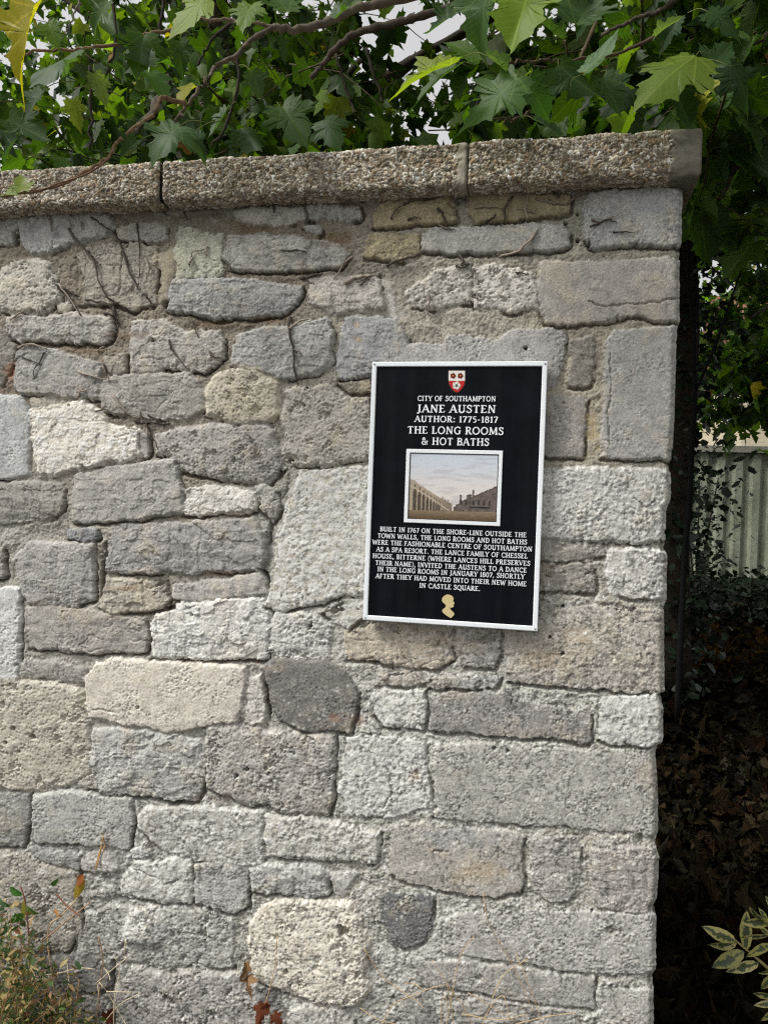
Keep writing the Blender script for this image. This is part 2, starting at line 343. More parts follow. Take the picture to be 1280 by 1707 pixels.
('C',(178,158,114),.0,4,"978,672 1006,650 1003,700 1001,758 975,766 975,700"),
('L',(170,169,163),.6,15,"860,790 967,782 1033,782 1112,782 1118,791 1118,828 1111,852 1108,898 1099,902 1044,904 989,900 946,896 860,893"),
('R',(150,145,135),.3,10,"860,896 1000,907 1010,924 998,928 963,935 860,931"),
('L',(173,171,165),.5,14,"1011,926 1020,915 1108,920 1112,925 1111,1000 1060,996 1011,990"),
('R',(149,144,134),.2,10,"860,936 960,940 988,950 989,988 960,985 860,983"),
('C',(160,157,148),.1,4,"484,776 502,778 486,818 470,880 458,950 444,1000 440,965 452,925 462,865 474,812"),
('L',(166,162,150),.8,7,"565,995 640,995 640,1020 606,1032 580,1050 562,1040 540,1020"),
('R',(168,160,146),.5,9,"640,1115 700,1118 708,1140 690,1144 632,1140"),
]
HOLES = [(962,358,3),(942,373,3.2),(962,402,4),(981,409,4),(876,582,3.5),(824,1245,3),(846,1249,3.4),(916,1061,3),(937,1088,3.4),(938,1010,3),
 (986,1515,3),(259,569,3.2),(577,1545,9),(570,1538,5),(480,1614,5),(236,1176,3),(324,1023,3),(30,1211,4),(62,1225,5),(38,1250,3),(17,1235,3),(416,1279,4),(398,1290,4),(30,585,3),(278,508,7),(30,395,4),(31,405,4),(282,1655,4),(250,1656,3)]
CRACKS = ["979,505 1010,512 1045,510 1132,500","1015,592 1018,640 1012,690 1016,745","160,1182 200,1185","845,1152 855,1160 851,1172","1055,830 1075,850 1090,835","650,1290 655,1320 640,1345",
 "480,805 470,830 455,838","150,420 175,450","205,420 203,480 198,490","215,1440 250,1452 280,1470 300,1462","610,1098 622,1095","690,1110 700,1130"]
GAPS = ["28,385 33,395 31,412 27,414 25,396","272,508 284,502 282,516 274,516","172,935 180,925 178,990 168,1000 172,960","432,945 450,952 452,985 446,962","275,1015 292,1005 294,1018 280,1022","443,1125 450,1140 455,1190 450,1205 444,1170","280,1330 330,1338 325,1345 285,1342"]
MORTAR = [(50,430,150,128,90),(300,520,146,124,88),(480,390,140,116,80),(640,560,165,152,122),(780,550,162,150,124),(960,380,160,148,118),(990,550,172,154,112),(1000,690,174,156,112),
 (1060,420,160,146,116),(1060,775,160,146,120),(120,660,150,126,90),(60,640,142,112,74),(140,900,162,152,130),(320,860,150,132,98),(20,880,158,150,134),(230,960,150,134,102),(460,900,158,153,142),(200,1030,160,153,138),
 (560,1110,168,162,150),(700,1100,168,160,146),(840,1100,162,155,142),(400,1220,158,152,138),(120,1330,150,147,138),(500,1370,150,145,132),(340,1440,152,150,142),(610,1500,166,156,136),
 (680,1220,172,170,162),(900,1150,166,162,150),(980,1400,164,154,130),(700,1590,168,167,160),(1000,1640,152,146,130),(430,1540,146,138,120),(150,1600,128,122,112),(430,1660,120,116,106),(980,920,158,146,120),(880,1000,152,144,126)]

def poly(s): return np.array([[float(v) for v in p.split(',')] for p in s.split()])
EDGE = poly("1139,270 1139,300 1137,330 1135,408 1132,416 1132,538 1127,550 1123,700 1119,764 1113,775 1118,790 1118,828 1110,852 1108,900 1105,912 1111,925 1110,1000 1106,1015 1107,1151 1101,1157 1105,1181 1104,1235 1095,1245 1092,1260 1097,1320 1096,1390 1091,1402 1099,1431 1094,1500 1086,1519 1093,1525 1093,1616 1087,1626 1089,1648 1089,1900")
def axis(segs):
    out = []
    for a, b, st in segs: out.append(np.linspace(a, b, max(2, int(round((b-a)/st))+1))[:-1])
    return np.concatenate(out+[[segs[-1][1]]])
XL, XR, ZT = -2.75, .266, onwall(600, 300)[2]+.02
ZT = float(onwall(1139, 288)[2])
gx = axis([(XL, -1.46, .012), (-1.46, XR, .00195)])
gz = axis([(-.06, .10, .012), (.10, ZT, .00195)])
ez = onwall(EDGE[:, 0], EDGE[:, 1]); o_ = np.argsort(ez[:, 2]); xe = np.interp(gz, ez[o_, 2], ez[o_, 0])
xe = xe+.0012*noise(gz*90, gz*0+.5)
GX, GZ = np.meshgrid(gx, gz)
ramp = smooth(XR-.10, XR, GX); GX = GX+ramp*(xe[:, None]-XR)
PX, PY = topx(np.stack([GX, GX*0, GZ], -1))
sh = PX.shape
WX = PX+3.4*noise(PX/38, PY/38, 1)+2.1*noise(PX/13, PY/13, 2)+1.1*noise(PX/5, PY/5, 3)
WY = PY+3.4*noise(PX/38, PY/38, 4)+2.1*noise(PX/13, PY/13, 5)+1.1*noise(PX/5, PY/5, 6)
# shared noise fields (photograph-pixel scale, 1 px = 1.4 mm on the wall)
n_lo = fbm(PX/70, PY/70, 10, 3); n_mid = fbm(PX/22, PY/22, 14, 3); n_fi = fbm(PX/7, PY/7, 18, 3); n_gr = fbm(PX/3.2, PY/3.2, 22, 2)
lay = fbm(PX/60+.3*n_mid, (PY-.05*PX)/9, 26, 3)                     # bedding layers
f1, f2, fid = cells(WX/24, WY/17, 3); facet = (_h[fid, 1]-.5)*2+(WX/24-np.floor(WX/24)-.5)*(_h[fid, 2]-.5)*2+(WY/17-np.floor(WY/17)-.5)*(_h[fid, 3]-.5)*2
p1, p2, pid = cells(PX/9+.3*n_fi, PY/9, 5); pit = smooth(.42, .15, p1)*(_h[pid, 5] > .45)
q1, q2, qid = cells(PX/5, PY/5, 6); pit2 = smooth(.45, .2, q1)*(_h[qid, 5] > .6)
s1, s2, sid = cells(PX/8, PY/8, 8); spot = smooth(.02, -.08, s1-.08-.34*_h[sid, 0]**2+.16*n_fi+.10*n_gr)*(_h[sid, 5] > .55)
u1, u2, uid = cells(PX/22+.35*n_mid, PY/20+.35*n_fi, 12); pit3 = smooth(.40, .12, u1+.12*n_gr)*(_h[uid, 5] > .72)
rid = 1-np.abs(noise(WX/46+.4*n_mid, WY/26, 61)); cr1 = smooth(.90, 1.0, rid)*smooth(-.2, .4, noise(WX/60, WY/60, 62)); rid2 = 1-np.abs(noise(WX/17, WY/11+.4*n_fi, 63)); cr2 = smooth(.86, 1.0, rid2)*smooth(-.1, .5, noise(WX/40, WY/40, 64))
crust = fbm(PX/13, PY/13, 30, 4, .65)
# mortar
mw = 0; mc = 0
for (mx_, my_, r_, g_, b_) in MORTAR:
    w = 1/((PX-mx_)**2+(PY-my_)**2+900)**1.5; mw = mw+w; mc = mc+w[..., None]*lin((r_, g_, b_))
mc = mc/mw[..., None]
low = smooth(950, 1250, PY+.55*(PX-560))                             # lichen-washed lower right half
brown = smooth(.15, .75, n_mid+.6*n_lo+.3)*(1-smooth(560, 980, PY+.25*PX))
mc = mc*(1-.36*brown[..., None])+lin((112, 92, 66))*.36*brown[..., None]
mg = mc.mean(-1, keepdims=True); mc = mg*.70+mc*.30
mc = mc*np.array([1.0, 1.0, .93])*(1.16+.16*n_fi+.24*n_gr)[..., None]
H = .0033*n_lo+.0026*n_mid+.0012*n_fi+.0009*n_gr-.0015*pit2-.002*brown
H = H+.0046+low*.0020+.0034*np.clip(fbm(PX/45, PY/30, 33, 2), -1, 1)
H0 = H.copy()
LIC = .10+.42*low
C = mc
cover = np.zeros(sh); gap = np.zeros(sh)
def polydist(P, X, Y):
    ins = np.zeros(X.shape, bool); best = np.full(X.shape, 1e9); bx = np.zeros(X.shape); by = np.zeros(X.shape); n = len(P)
    for i in range(n):
        ax, ay = P[i]; cx_, cy_ = P[(i+1) % n]; ex, ey = cx_-ax, cy_-ay
        t = np.clip(((X-ax)*ex+(Y-ay)*ey)/(ex*ex+ey*ey+1e-9), 0, 1); dx = X-(ax+t*ex); dy = Y-(ay+t*ey); d = dx*dx+dy*dy
        m = d < best; best = np.where(m, d, best); bx = np.where(m, dx, bx); by = np.where(m, dy, by)
        ins ^= ((ay > Y) != (cy_ > Y)) & (X < ex*(Y-ay)/(ey+1e-12)+ax)
    best = np.sqrt(best)
    return np.where(ins, best, -best), bx, by
# courses of the same masonry beyond the traced part (left of the frame and under it)
def extra(x0, x1, y0, y1):
    y = y0; r = random.Random(int(x0*7+y0))
    while y < y1:
        h = r.uniform(55, 105); x = x0+r.uniform(-60, 0)
        while x < x1-25:
            w = min(r.uniform(70, 190), x1-x); a, b = x+5, x+w-6; j = lambda: r.uniform(-5, 5)
            q = [(a+j(), y+5+j()), ((a+b)/2, y+3+j()), (b+j(), y+5+j()), (b+3+j(), y+h/2), (b+j(), y+h-5+j()), ((a+b)/2, y+h-4+j()), (a+j(), y+h-5+j()), (a-2+j(), y+h/2)]
            g = r.uniform(138, 176)
            STONES.append((r.choice('RRPRLA'), (g, g-3, g-r.uniform(6, 18)), r.uniform(.1, .5), r.uniform(10, 17), ' '.join('%.1f,%.1f' % p for p in q))); x += w
        y += h
extra(-760, -40, 330, 2100); extra(-40, 1086, 1768, 2150)
KIND = dict(A=(2.4, .55), R=(3.0, 1.1), P=(5, 1.1), L=(4.5, 1.0), C=(7, .4))
for si, (kind, cs, lich, hh, pts) in enumerate(STONES):
    P = poly(pts); lo = P.min(0)-18; hi = P.max(0)+18
    cols = np.where((PX[0] < hi[0]+40) & (PX[0] > lo[0]-70) | (PX[-1] < hi[0]+40) & (PX[-1] > lo[0]-70))[0]
    rows = np.where((PY.min(1) < hi[1]) & (PY.max(1) > lo[1]))[0]
    if len(cols) == 0 or len(rows) == 0: continue
    S = (slice(rows[0], rows[-1]+1), slice(cols[0], cols[-1]+1))
    X, Y = WX[S], WY[S]
    d, bx, by = polydist(P, X, Y)
    ew, rough = KIND[kind]
    a, b, c, f, g, ly = n_lo[S], n_mid[S], n_fi[S], n_gr[S], facet[S], lay[S]
    r0, r1, r2 = _h[si*3 % 4000, :3]-.5
    ctr = P.mean(0); ext = (P.max(0)-P.min(0))/2+1
    rm = .18+1.15*smooth(-.35, .75, noise(PX[S]/48, PY[S]/40, 68+si % 3)+.5*(_h[si*7 % 4000, 2]-.4)); c, f = c*rm, f*(.45+.55*rm)
    U, W_ = (PX[S]-ctr[0])/ext[0], (PY[S]-ctr[1])/ext[1]
    nzf = (.5+.5*_h[si % 4000, 5])
    d = d+2.2*b*nzf+1.3*c+(0 if kind == 'C' else 2.6)
    fall = np.clip((ew-d)/ew, 0, 6); pill = 1-np.exp(-np.maximum(d, 0)/(9 if kind in 'AC' else 18))
    hm = (hh+(3 if ctr[1] > 1400 and ctr[0] < 640 else 0))/1000
    z = hm*(.84+.16*pill)+hm*.30*(r0*U+r1*W_)
    if kind == 'A': z = z+.0011*a+.0007*b+.0005*c+.0007*f-.0012*cr2[S]*_h[si, 2]-.0014*rm*pit2[S]*(_h[si % 4000, 3] > .3)
    if kind == 'C': z = z+.0012*a+.0006*b+.0003*c
    if kind == 'R': z = z+.0018*a+.0020*g*(.2+_h[si, 3])+.0009*b-.0026*cr1[S]*(.2+_h[si, 4])-.0016*cr2[S]+.0005*ly*(.1+_h[si, 4])+.0008*c+.0006*f-.0008*pit2[S]*_h[si, 5]
    if kind == 'P': z = z+.0018*a+.0013*b+.0011*c+.0009*f-.0028*rm*pit[S]*(.2+_h[si, 4]*.8)-.0060*pit3[S]-.0016*pit2[S]
    if kind == 'L': z = z+.0016*a+.0014*b+.0014*c+.0008*f+.0012*np.clip(crust[S], 0, 1)
    if kind in 'RPL':                          # broken faces: a few split planes and knocked-off corners
        rr_ = random.Random(si*13+5); pl3 = []
        for _ in range(4): t_a = rr_.uniform(0, 6.283); sl = rr_.uniform(.10, .42); pl3.append(sl*(math.cos(t_a)*U+math.sin(t_a)*W_)+rr_.uniform(-.02, .22)+.05*b*rr_.random())
        for _ in range(2): t_a = rr_.choice((.8, 2.3, 3.9, 5.5))+rr_.uniform(-.3, .3); pl3.append(-1.1*(math.cos(t_a)*U+math.sin(t_a)*W_)+rr_.uniform(1.0, 1.5)+.08*b)
        fz = np.clip(np.minimum.reduce(pl3), -.8, .2); z = z+hm*(.75 if kind == 'R' else .45)*fz
    z = z-(.0050 if kind != 'C' else .001)*fall**1.25
    m = smooth(-.0009, .0011, z-H0[S])*(d > -22)
    keep = cover[S] < .5
    H[S] = np.where(keep | (z > H[S]), H[S]*(1-m)+z*m, H[S])
    # open joint round the stone, deepest underneath and on the right
    side = np.clip(.30+.75*by/(np.abs(d)+.5)+.30*bx/(np.abs(d)+.5), .0, 1)
    gp = smooth(-7.0, -2.0, d)*(1-m)*side*(1.25 if ctr[0] < 640 else 1)*smooth(-.3, .45, a*.8+b*.7+(r2+.18)*1.4)*(1-.05*low[S])
    if kind == 'C': gp = gp*.3
    gap[S] = np.maximum(gap[S]*(1-m), gp)
    base = lin(cs); gy = base@np.array([.3, .59, .11]); base = base*np.clip(gy/.36, .3, 1.25)**.22; gy = base@np.array([.3, .59, .11]); base = (gy+(base-gy)*(.72 if cs[0]-cs[2] > 40 else .62 if cs[0] > cs[2] else .4))*(1+.10*r0)*1.14*np.array([1.008, 1.0, .97])
    mott = 1.03+.24*a*r1+.15*b+.22*c+.34*f-.12*pit2[S]
    cc = base*mott[..., None]
    warm = smooth(.2, .9, b*.6+a*.7+r2*.5)[..., None]
    cc = cc*(1-.22*warm)+.22*warm*lin((178, 158, 118))
    if kind == 'P': cc = cc*(1-.35*smooth(.1, .9, -c)[..., None]*.6)
    dark = smooth(.25, 1.0, crust[S]*.8-b*.6+r1*.6)[..., None]*(.30 if kind != 'A' else .15)
    cc = cc*(1-dark)+dark*lin((98, 95, 88))
    C[S] = C[S]*(1-m[..., None])+cc*m[..., None]
    LIC[S] = LIC[S]*(1-m)+lich*m*(.6 if kind in 'AR' else 1)
    cover[S] = np.maximum(cover[S], m)
# two-tone stones, rust and the grey facet at the corner
def blot(px, py, r, colr, amt):
    w = (amt*.6 if py > 640 else amt*.85)*smooth(1.0, .2, np.hypot((PX-px)/r[0], (PY-py)/r[1])+.35*n_mid)[..., None]
    C[:] = C*(1-w)+lin(colr)*w
for bz in [(760,1392,(110,26),(140,146,152),.6),(800,1450,(60,24),(186,160,116),.6),(600,1198,(30,14),(170,128,96),.5),(560,1195,(16,8),(186,130,88),.5),(600,568,(9,8),(190,165,110),.7),(598,545,(7,7),(186,160,105),.6),
           (900,1095,(60,30),(186,158,116),.45),(960,1060,(50,30),(182,158,122),.4),(1080,1290,(30,30),(176,158,128),.5),(690,1290,(22,16),(196,172,128),.5),(215,980,(40,8),(150,112,64),.6),(760,1075,(60,24),(182,158,120),.4),
           (1080,360,(45,40),(168,172,172),.4),(620,575,(60,40),(150,153,156),.3),(20,620,(14,20),(150,92,50),.6),(560,400,(40,22),(104,78,48),.7),(420,380,(60,12),(112,84,50),.6),(360,540,(60,10),(120,90,58),.5),(460,535,(60,10),(110,78,46),.6),
           (400,858,(30,8),(150,110,60),.6),(370,955,(50,5),(150,112,62),.6),(430,1103,(7,6),(160,70,36),.8),(350,1330,(60,8),(120,84,66),.5),(215,560,(60,9),(104,78,50),.55),(150,585,(60,8),(120,94,62),.5)]: blot(*bz)
# pale lichen crust and round specks
lc = smooth(.55, .95, crust*.75+n_fi*.30+n_gr*.12+LIC*.95)*np.clip(LIC*1.3, 0, .9)
C = C*(1-lc[..., None])+lc[..., None]*lin((208, 208, 202))*(1+.08*n_gr[..., None])
sp = spot*np.clip(.08+.60*low+LIC*.3, 0, .8)*smooth(-.2, .5, n_lo*.8+n_mid*.6+low*.25)
C = C*(1-sp[..., None])+sp[..., None]*lin((216, 217, 210)); H = H+.0005*lc+.0006*sp
dk = smooth(.35, 1.1, -n_fi*.9-.35*n_gr+.55*fbm(PX/40, PY/34, 67, 3)+.25*low)*.72*(.35+.65*np.maximum(low, LIC))
C = C*(1-dk[..., None])+dk[..., None]*lin((84, 84, 80))
C = C*(1-.55*gap[..., None])+.55*gap[..., None]*lin((72, 62, 48))   # open joints tinted dark brown
H = H-.010*gap
for hx, hy, hr in HOLES:
    rr = np.hypot(PX-hx, PY-hy)+.8*n_gr; H = H-(.016+.001*hr)*smooth(hr*1.15, hr*.5, rr)
for cr in CRACKS:
    P = poly(cr); d = np.full(sh, 1e9)
    for i in range(len(P)-1):
        e = P[i+1]-P[i]; t = np.clip(((WX-P[i, 0])*e[0]+(WY-P[i, 1])*e[1])/(e@e), 0, 1)
        d = np.minimum(d, np.hypot(WX-P[i, 0]-t*e[0], WY-P[i, 1]-t*e[1]))
    H = H-.005*smooth(1.8, .4, d+.6*n_fi)
for gp_ in GAPS:
    d, _, _ = polydist(poly(gp_), WX, WY); H = H-.022*smooth(-1, 2.5, d)
    C = C*(1-.5*smooth(-1, 2, d)[..., None])+.5*smooth(-1, 2, d)[..., None]*lin((70, 58, 42))
fl_ = np.random.default_rng(9).normal(size=sh); fl2 = smooth(.45, .9, n_gr+.25*fl_+.35*n_mid)*(.25+.55*np.maximum(low, LIC)); C = C*(1+.10*fl_)[..., None]; C = C*(1-.5*fl2[..., None])+.5*fl2[..., None]*lin((214, 214, 208))   # mineral grain and pale flecks
C = np.clip(C, .012, .75)
# assemble: front sheet, then round the corner into the end face, the back and the far left end
DEPTH = .62
V = np.stack([GX, -H, GZ], -1)
rnd = smooth(.018, 0, xe[:, None]-GX)                                # worn arris
V[..., 1] += .010*rnd*rnd
ey = axis([(.012, .12, .003), (.12, DEPTH, .010)])
EYg, EZg = np.meshgrid(ey, gz)
en = .004*fbm(EYg/.06, EZg/.05, 40, 4)+.003*noise(EYg/.012, EZg/.012, 44)
bed = np.abs(((EZg*7.3+.25*noise(EYg*6, EZg*3, 41)) % 1)-.5); EXg = xe[:, None]+en*smooth(0, .05, EYg)-.008*smooth(.06, .02, bed)*smooth(.02, .06, EYg)
E_ = np.stack([EXg, EYg, EZg], -1)
bx_ = axis([(0, 1, .08)])[1:]; BX = xe[:, None]*(1-bx_)+XL*bx_; B_ = np.stack([BX, np.full(BX.shape, DEPTH)+.006*noise(BX/.08, gz[:, None]/.08, 45), np.broadcast_to(gz[:, None], BX.shape)], -1)
ce = C[:, -1:, :]*0+lin((140, 134, 122))*(1+.2*fbm(EYg/.05, EZg/.05, 46, 4))[..., None]
cb = np.broadcast_to(lin((138, 132, 120)), B_.shape)
G = np.concatenate([V, E_, B_], 1); CC = np.concatenate([C, ce, cb], 1)
nz, nx = G.shape[:2]
ii = np.arange(nz-1)[:, None]*nx+np.arange(nx)[None]; nxt = np.arange(nz-1)[:, None]*nx+((np.arange(nx)+1) % nx)[None]
quads = np.stack([ii, nxt, nxt+nx, ii+nx], -1).reshape(-1, 4)
wall = thing('stone_wall', 'old rubble stone wall of pale grey blocks under a pebbled coping', 'wall', (-1.2, .3, 0))
mesh_np('masonry', G.reshape(-1, 3), quads, M_stone, wall, np.clip(CC, .01, .8).reshape(-1, 3))

# ---- coping slabs of exposed aggregate
YF = -.058
cz1 = (onwall(600, 250-0.0, YF)[2])
zt = float(np.mean([onwall(20, 284, YF)[2], onwall(1150, 217, YF)[2]])); zb = float(np.mean([onwall(20, 348, YF)[2], onwall(1100, 295, YF)[2]]))
xj1, xj2, xend = float(onwall(268, 300, YF)[0]), float(onwall(763, 265, YF)[0]), float(onwall(1170, 250, YF)[0])
xpl = float(onwall(1121, 250, YF)[0]); xm2 = float(onwall(780, 265, YF)[0])
YB = DEPTH+.05
PAL = lin([(222,216,204),(206,196,176),(190,174,148),(164,142,114),(172,164,156),(136,128,120),(180,150,116),(232,228,220),(156,146,130),(196,188,172),(214,204,186),(122,108,92)])
def slab(x0, x1, dens, plain=None, name='coping_slab', label=None):
    xs = axis([(x0, x1, dens)])
    hgt = zt-zb
    s = axis([(-(YB-YF), -.16, .03), (-.16, 0, .002 if dens < .004 else .006), (0, hgt, .0018 if dens < .004 else .006), (hgt, hgt+.05, .003), (hgt+.05, hgt+(YB-YF), .03)])
    def prof(s):                               # position and outward normal of the section with a worn arris
        y = np.where(s < 0, YF-s, np.where(s < hgt, YF, YF+s-hgt)); z = np.where(s < 0, zb, np.where(s < hgt, zb+s, zt)); return y, z
    acc = [prof(s+k) for k in np.linspace(-.008, .008, 9)]
    y = np.mean([a[0] for a in acc], 0); z = np.mean([a[1] for a in acc], 0)
    ty, tz = np.gradient(y), np.gradient(z); ln = np.hypot(ty, tz)+1e-12; ny, nz_ = -tz/ln, ty/ln
    X, S_ = np.meshgrid(xs, s)
    wz = .35*noise(X*60, S_*60, 50); u = X/.0072+wz+.22*noise(X*190, S_*190, 63); v = S_/.0060+.35*noise(X*60, S_*60, 51)+.22*noise(X*190, S_*190, 64)
    a1, a2, aid = cells(u, v, 11, 1.1)
    dome = smooth(0, .42, a2-a1)*np.sqrt(np.clip(1-(a1/1.15)**2, 0, 1))
    pres = (_h[aid, 0]*.9+.1*_h[aid, 1]) > .10
    dome = np.minimum(dome, .6)*1.6*pres*(.6+.6*_h[aid, 3])
    pl_ = np.zeros(X.shape)
    if plain is not None:
        for (p0, p1) in plain: pl_ = np.maximum(pl_, smooth(p0-.006, p0+.006, X+.012*noise(X*40, S_*50, 52)+.006*noise(X*130, S_*130, 66))*smooth(p1+.004, p1-.004, X+.004*noise(X*40, S_*50, 53)))
    hh = .0034*dome*(1-pl_)+.0006*fbm(X/.01, S_/.01, 54, 2)+.0030*fbm(X/.09, S_/.04, 56, 3)+pl_*.0035
    wornb = smooth(.016, 0, np.abs(S_))*(.5+.8*np.clip(noise(X/.035, S_*0+3, 57), -.4, 1)); hh = hh-.006*np.clip(wornb, 0, 1)   # ragged lower arris
    pc = PAL[(_h[aid, 2]*len(PAL)).astype(int)]; pc = (pc.mean(-1, keepdims=True)*.2+pc*.8)*np.array([1.0, .985, .93])*(.84+.5*(_h[aid, 4]-.5)+.12*noise(X*260, S_*260, 65))[..., None]
    mcol = lin((108, 98, 78))*(1+.25*fbm(X/.02, S_/.02, 58, 3))[..., None]
    k = (smooth(.10, .3, dome)*(1-pl_))[..., None]
    cc = mcol*(1-k)+pc*k
    cem = np.where((X < xm2+.01)[..., None], lin((150, 143, 130)), lin((116, 111, 100)))*(1+.22*fbm(X/.015, S_/.015, 59, 3))[..., None]  # pale joint cement; corner end darker, tree shade put into its colour
    cc = cc*(1-pl_[..., None])+cem*pl_[..., None]
    dirt = smooth(-.1, .9, fbm(X/.12, S_/.06, 60, 3))[..., None]*.30; cc = cc*(1-dirt)+dirt*lin((92, 84, 68))
    V = np.stack([X, y[:, None]+ny[:, None]*hh, z[:, None]+nz_[:, None]*hh], -1)
    # rounded ends
    e = np.clip(np.minimum(X-x0, x1-X)/.007, 0, 1); rr = 1-np.sqrt(np.clip(1-(1-e)**2, 0, 1)); V[..., 1] -= (ny[:, None]*rr)*.007; V[..., 2] -= (nz_[:, None]*rr)*.007
    ns, nx = X.shape
    i = np.arange(ns-1)[:, None]*nx+np.arange(nx-1)[None]
    q = [np.stack([i, i+1, i+nx+1, i+nx], -1).reshape(-1, 4)]
    VV = V.reshape(-1, 3); c2 = cc.reshape(-1, 3)
    # end faces and back closed with strips through a centre line
    n0 = len(VV); cm = np.array([[x0, (YF+YB)/2, (zt+zb)/2], [x1, (YF+YB)/2, (zt+zb)/2]]); VV = np.concatenate([VV, cm]); c2 = np.concatenate([c2, lin([(120, 108, 92), (120, 108, 92)])])
    r = np.arange(ns); rn = (r+1) % ns
    t = np.concatenate([np.stack([rn*nx, r*nx, np.full(ns, n0)], 1), np.stack([r*nx+nx-1, rn*nx+nx-1, np.full(ns, n0+1)], 1)])
    b = np.arange(nx-1); q.append(np.stack([(ns-1)*nx+b, (ns-1)*nx+b+1, b+1, b], 1))
    o = mesh_np(name, VV, [np.concatenate(q), t], M_aggr, wall, np.clip(c2, .01, .75))
    if label: o['label'] = label
    return o
slab(XL, -1.52, .008)
slab(-1.515, xj1-.004, .0019)
slab(xj1+.005, xm2-.001, .0019, [(xj2+.003, xm2+.05)])
slab(xm2+.0005, xend, .0019, [(xpl, xend+.05)], label='coping slab with a smooth cement end at the wall corner')

def surf(px, py, lift=.0):                     # point on the built face of the wall under a photograph pixel
    p = onwall(px, py, -.012); i = np.searchsorted(gz, p[2])-1; j = np.searchsorted(GX[min(max(i, 0), len(gz)-1)], p[0])-1
    i = min(max(i, 2), len(gz)-4); j = min(max(j, 2), GX.shape[1]-4); return np.array([p[0], -(H[i-2:i+3, j-2:j+3].max())-lift, p[2]])
#@WALL<
#@PLAQUE>
# ------------------------------------------------------------------ the plaque
M_white = mat('white_enamel', .45, .35, grain=.05, gscale=90, bump=.08, bscale=120)
M_black = mat('black_enamel', .42, .08, grain=.45, gscale=18, bump=.14, bscale=70, bdist=.0008)
M_paint = mat('printed_panel', .4, .25)
YP = -.042                                     # front of the raised rim
def pp(px, py, y=YP): return onwall(px, py, y)
q = [pp(*c) for c in ((620, 602), (913, 603), (895, 1053), (605, 1033))]
L0, R0 = (q[0][0]+q[3][0])/2, (q[1][0]+q[2][0])/2; T0, B0 = (q[0][2]+q[1][2])/2, (q[2][2]+q[3][2])/2
plaque = thing('wall_plaque', 'black upright wall plaque with white raised lettering and white border', 'plaque', ((L0+R0)/2, YP+.02, B0))
def rect_ring(loops, L, R, B, T, col, name, m, parent):   # loops: (inset, y) from outside to inside
    V = []; F = []
    for ins, y in loops:
        V += [(L+ins, y, B+ins), (R-ins, y, B+ins), (R-ins, y, T-ins), (L+ins, y, T-ins)]
    for k in range(len(loops)-1):
        for j in range(4): F.append((4*k+j, 4*k+(j+1) % 4, 4*k+4+(j+1) % 4, 4*k+4+j))
    return mesh_np(name, V, np.array(F), m, parent, np.tile(col, (len(V), 1)), smooth_shade=False)
WHT = lin((236, 241, 244)); BLK = lin((12, 15, 22))
FACE = YP+.004
rect_ring([(.004, YP+.024), (.0, YP+.020), (0, YP+.0018), (.0005, YP+.0006), (.0018, YP), (.0092, YP), (.0102, YP+.0006), (.0108, YP+.0018), (.0112, YP+.006)], L0, R0, B0, T0, WHT, 'border', M_white, plaque)
m = MB(); m.box((L0+.006, FACE, B0+.006), (R0-.006, YP+.022, T0-.006), BLK); m.build('board', M_black, plaque, False)
n_, l_ = M_black.node_tree.nodes, M_black.node_tree.links      # rain streaks and dust on the enamel
tc_ = n_.new('ShaderNodeTexCoord'); mp_ = n_.new('ShaderNodeMapping'); mp_.inputs['Scale'].default_value = (36, 10, 2.2); nt_ = n_.new('ShaderNodeTexNoise'); nt_.inputs['Scale'].default_value = 1; nt_.inputs['Detail'].default_value = 6
l_.new(tc_.outputs['Object'], mp_.inputs[0]); l_.new(mp_.outputs[0], nt_.inputs['Vector']); mr_ = n_.new('ShaderNodeMapRange'); l_.new(nt_.outputs[0], mr_.inputs['Value'])
for k_, v_ in zip(('From Min', 'From Max', 'To Min', 'To Max'), (.45, .85, 0, .025)): mr_.inputs[k_].default_value = v_
mx_ = n_.new('ShaderNodeMix'); mx_.data_type = 'RGBA'; l_.new(mr_.outputs[0], mx_.inputs[0]); b_n = n_['Principled BSDF']; l_.new(b_n.inputs['Base Color'].links[0].from_socket, mx_.inputs[6]); mx_.inputs[7].default_value = (*lin((120, 122, 124)), 1); l_.new(mx_.outputs[2], b_n.inputs['Base Color'])
mr2 = n_.new('ShaderNodeMapRange'); l_.new(nt_.outputs[0], mr2.inputs['Value']); mr2.inputs['To Min'].default_value = .3; mr2.inputs['To Max'].default_value = .65; l_.new(mr2.outputs[0], b_n.inputs['Roughness'])
for sx, sz in ((L0+.09, B0+.10), (R0-.09, B0+.10), (L0+.09, T0-.10), (R0-.09, T0-.10)):
    mb = MB(); mb.tube([(sx, YP+.02, sz), (sx, .004, sz)], .011, 10, lin((60, 60, 60))); mb.build('fixing_spacer', M_black, plaque)
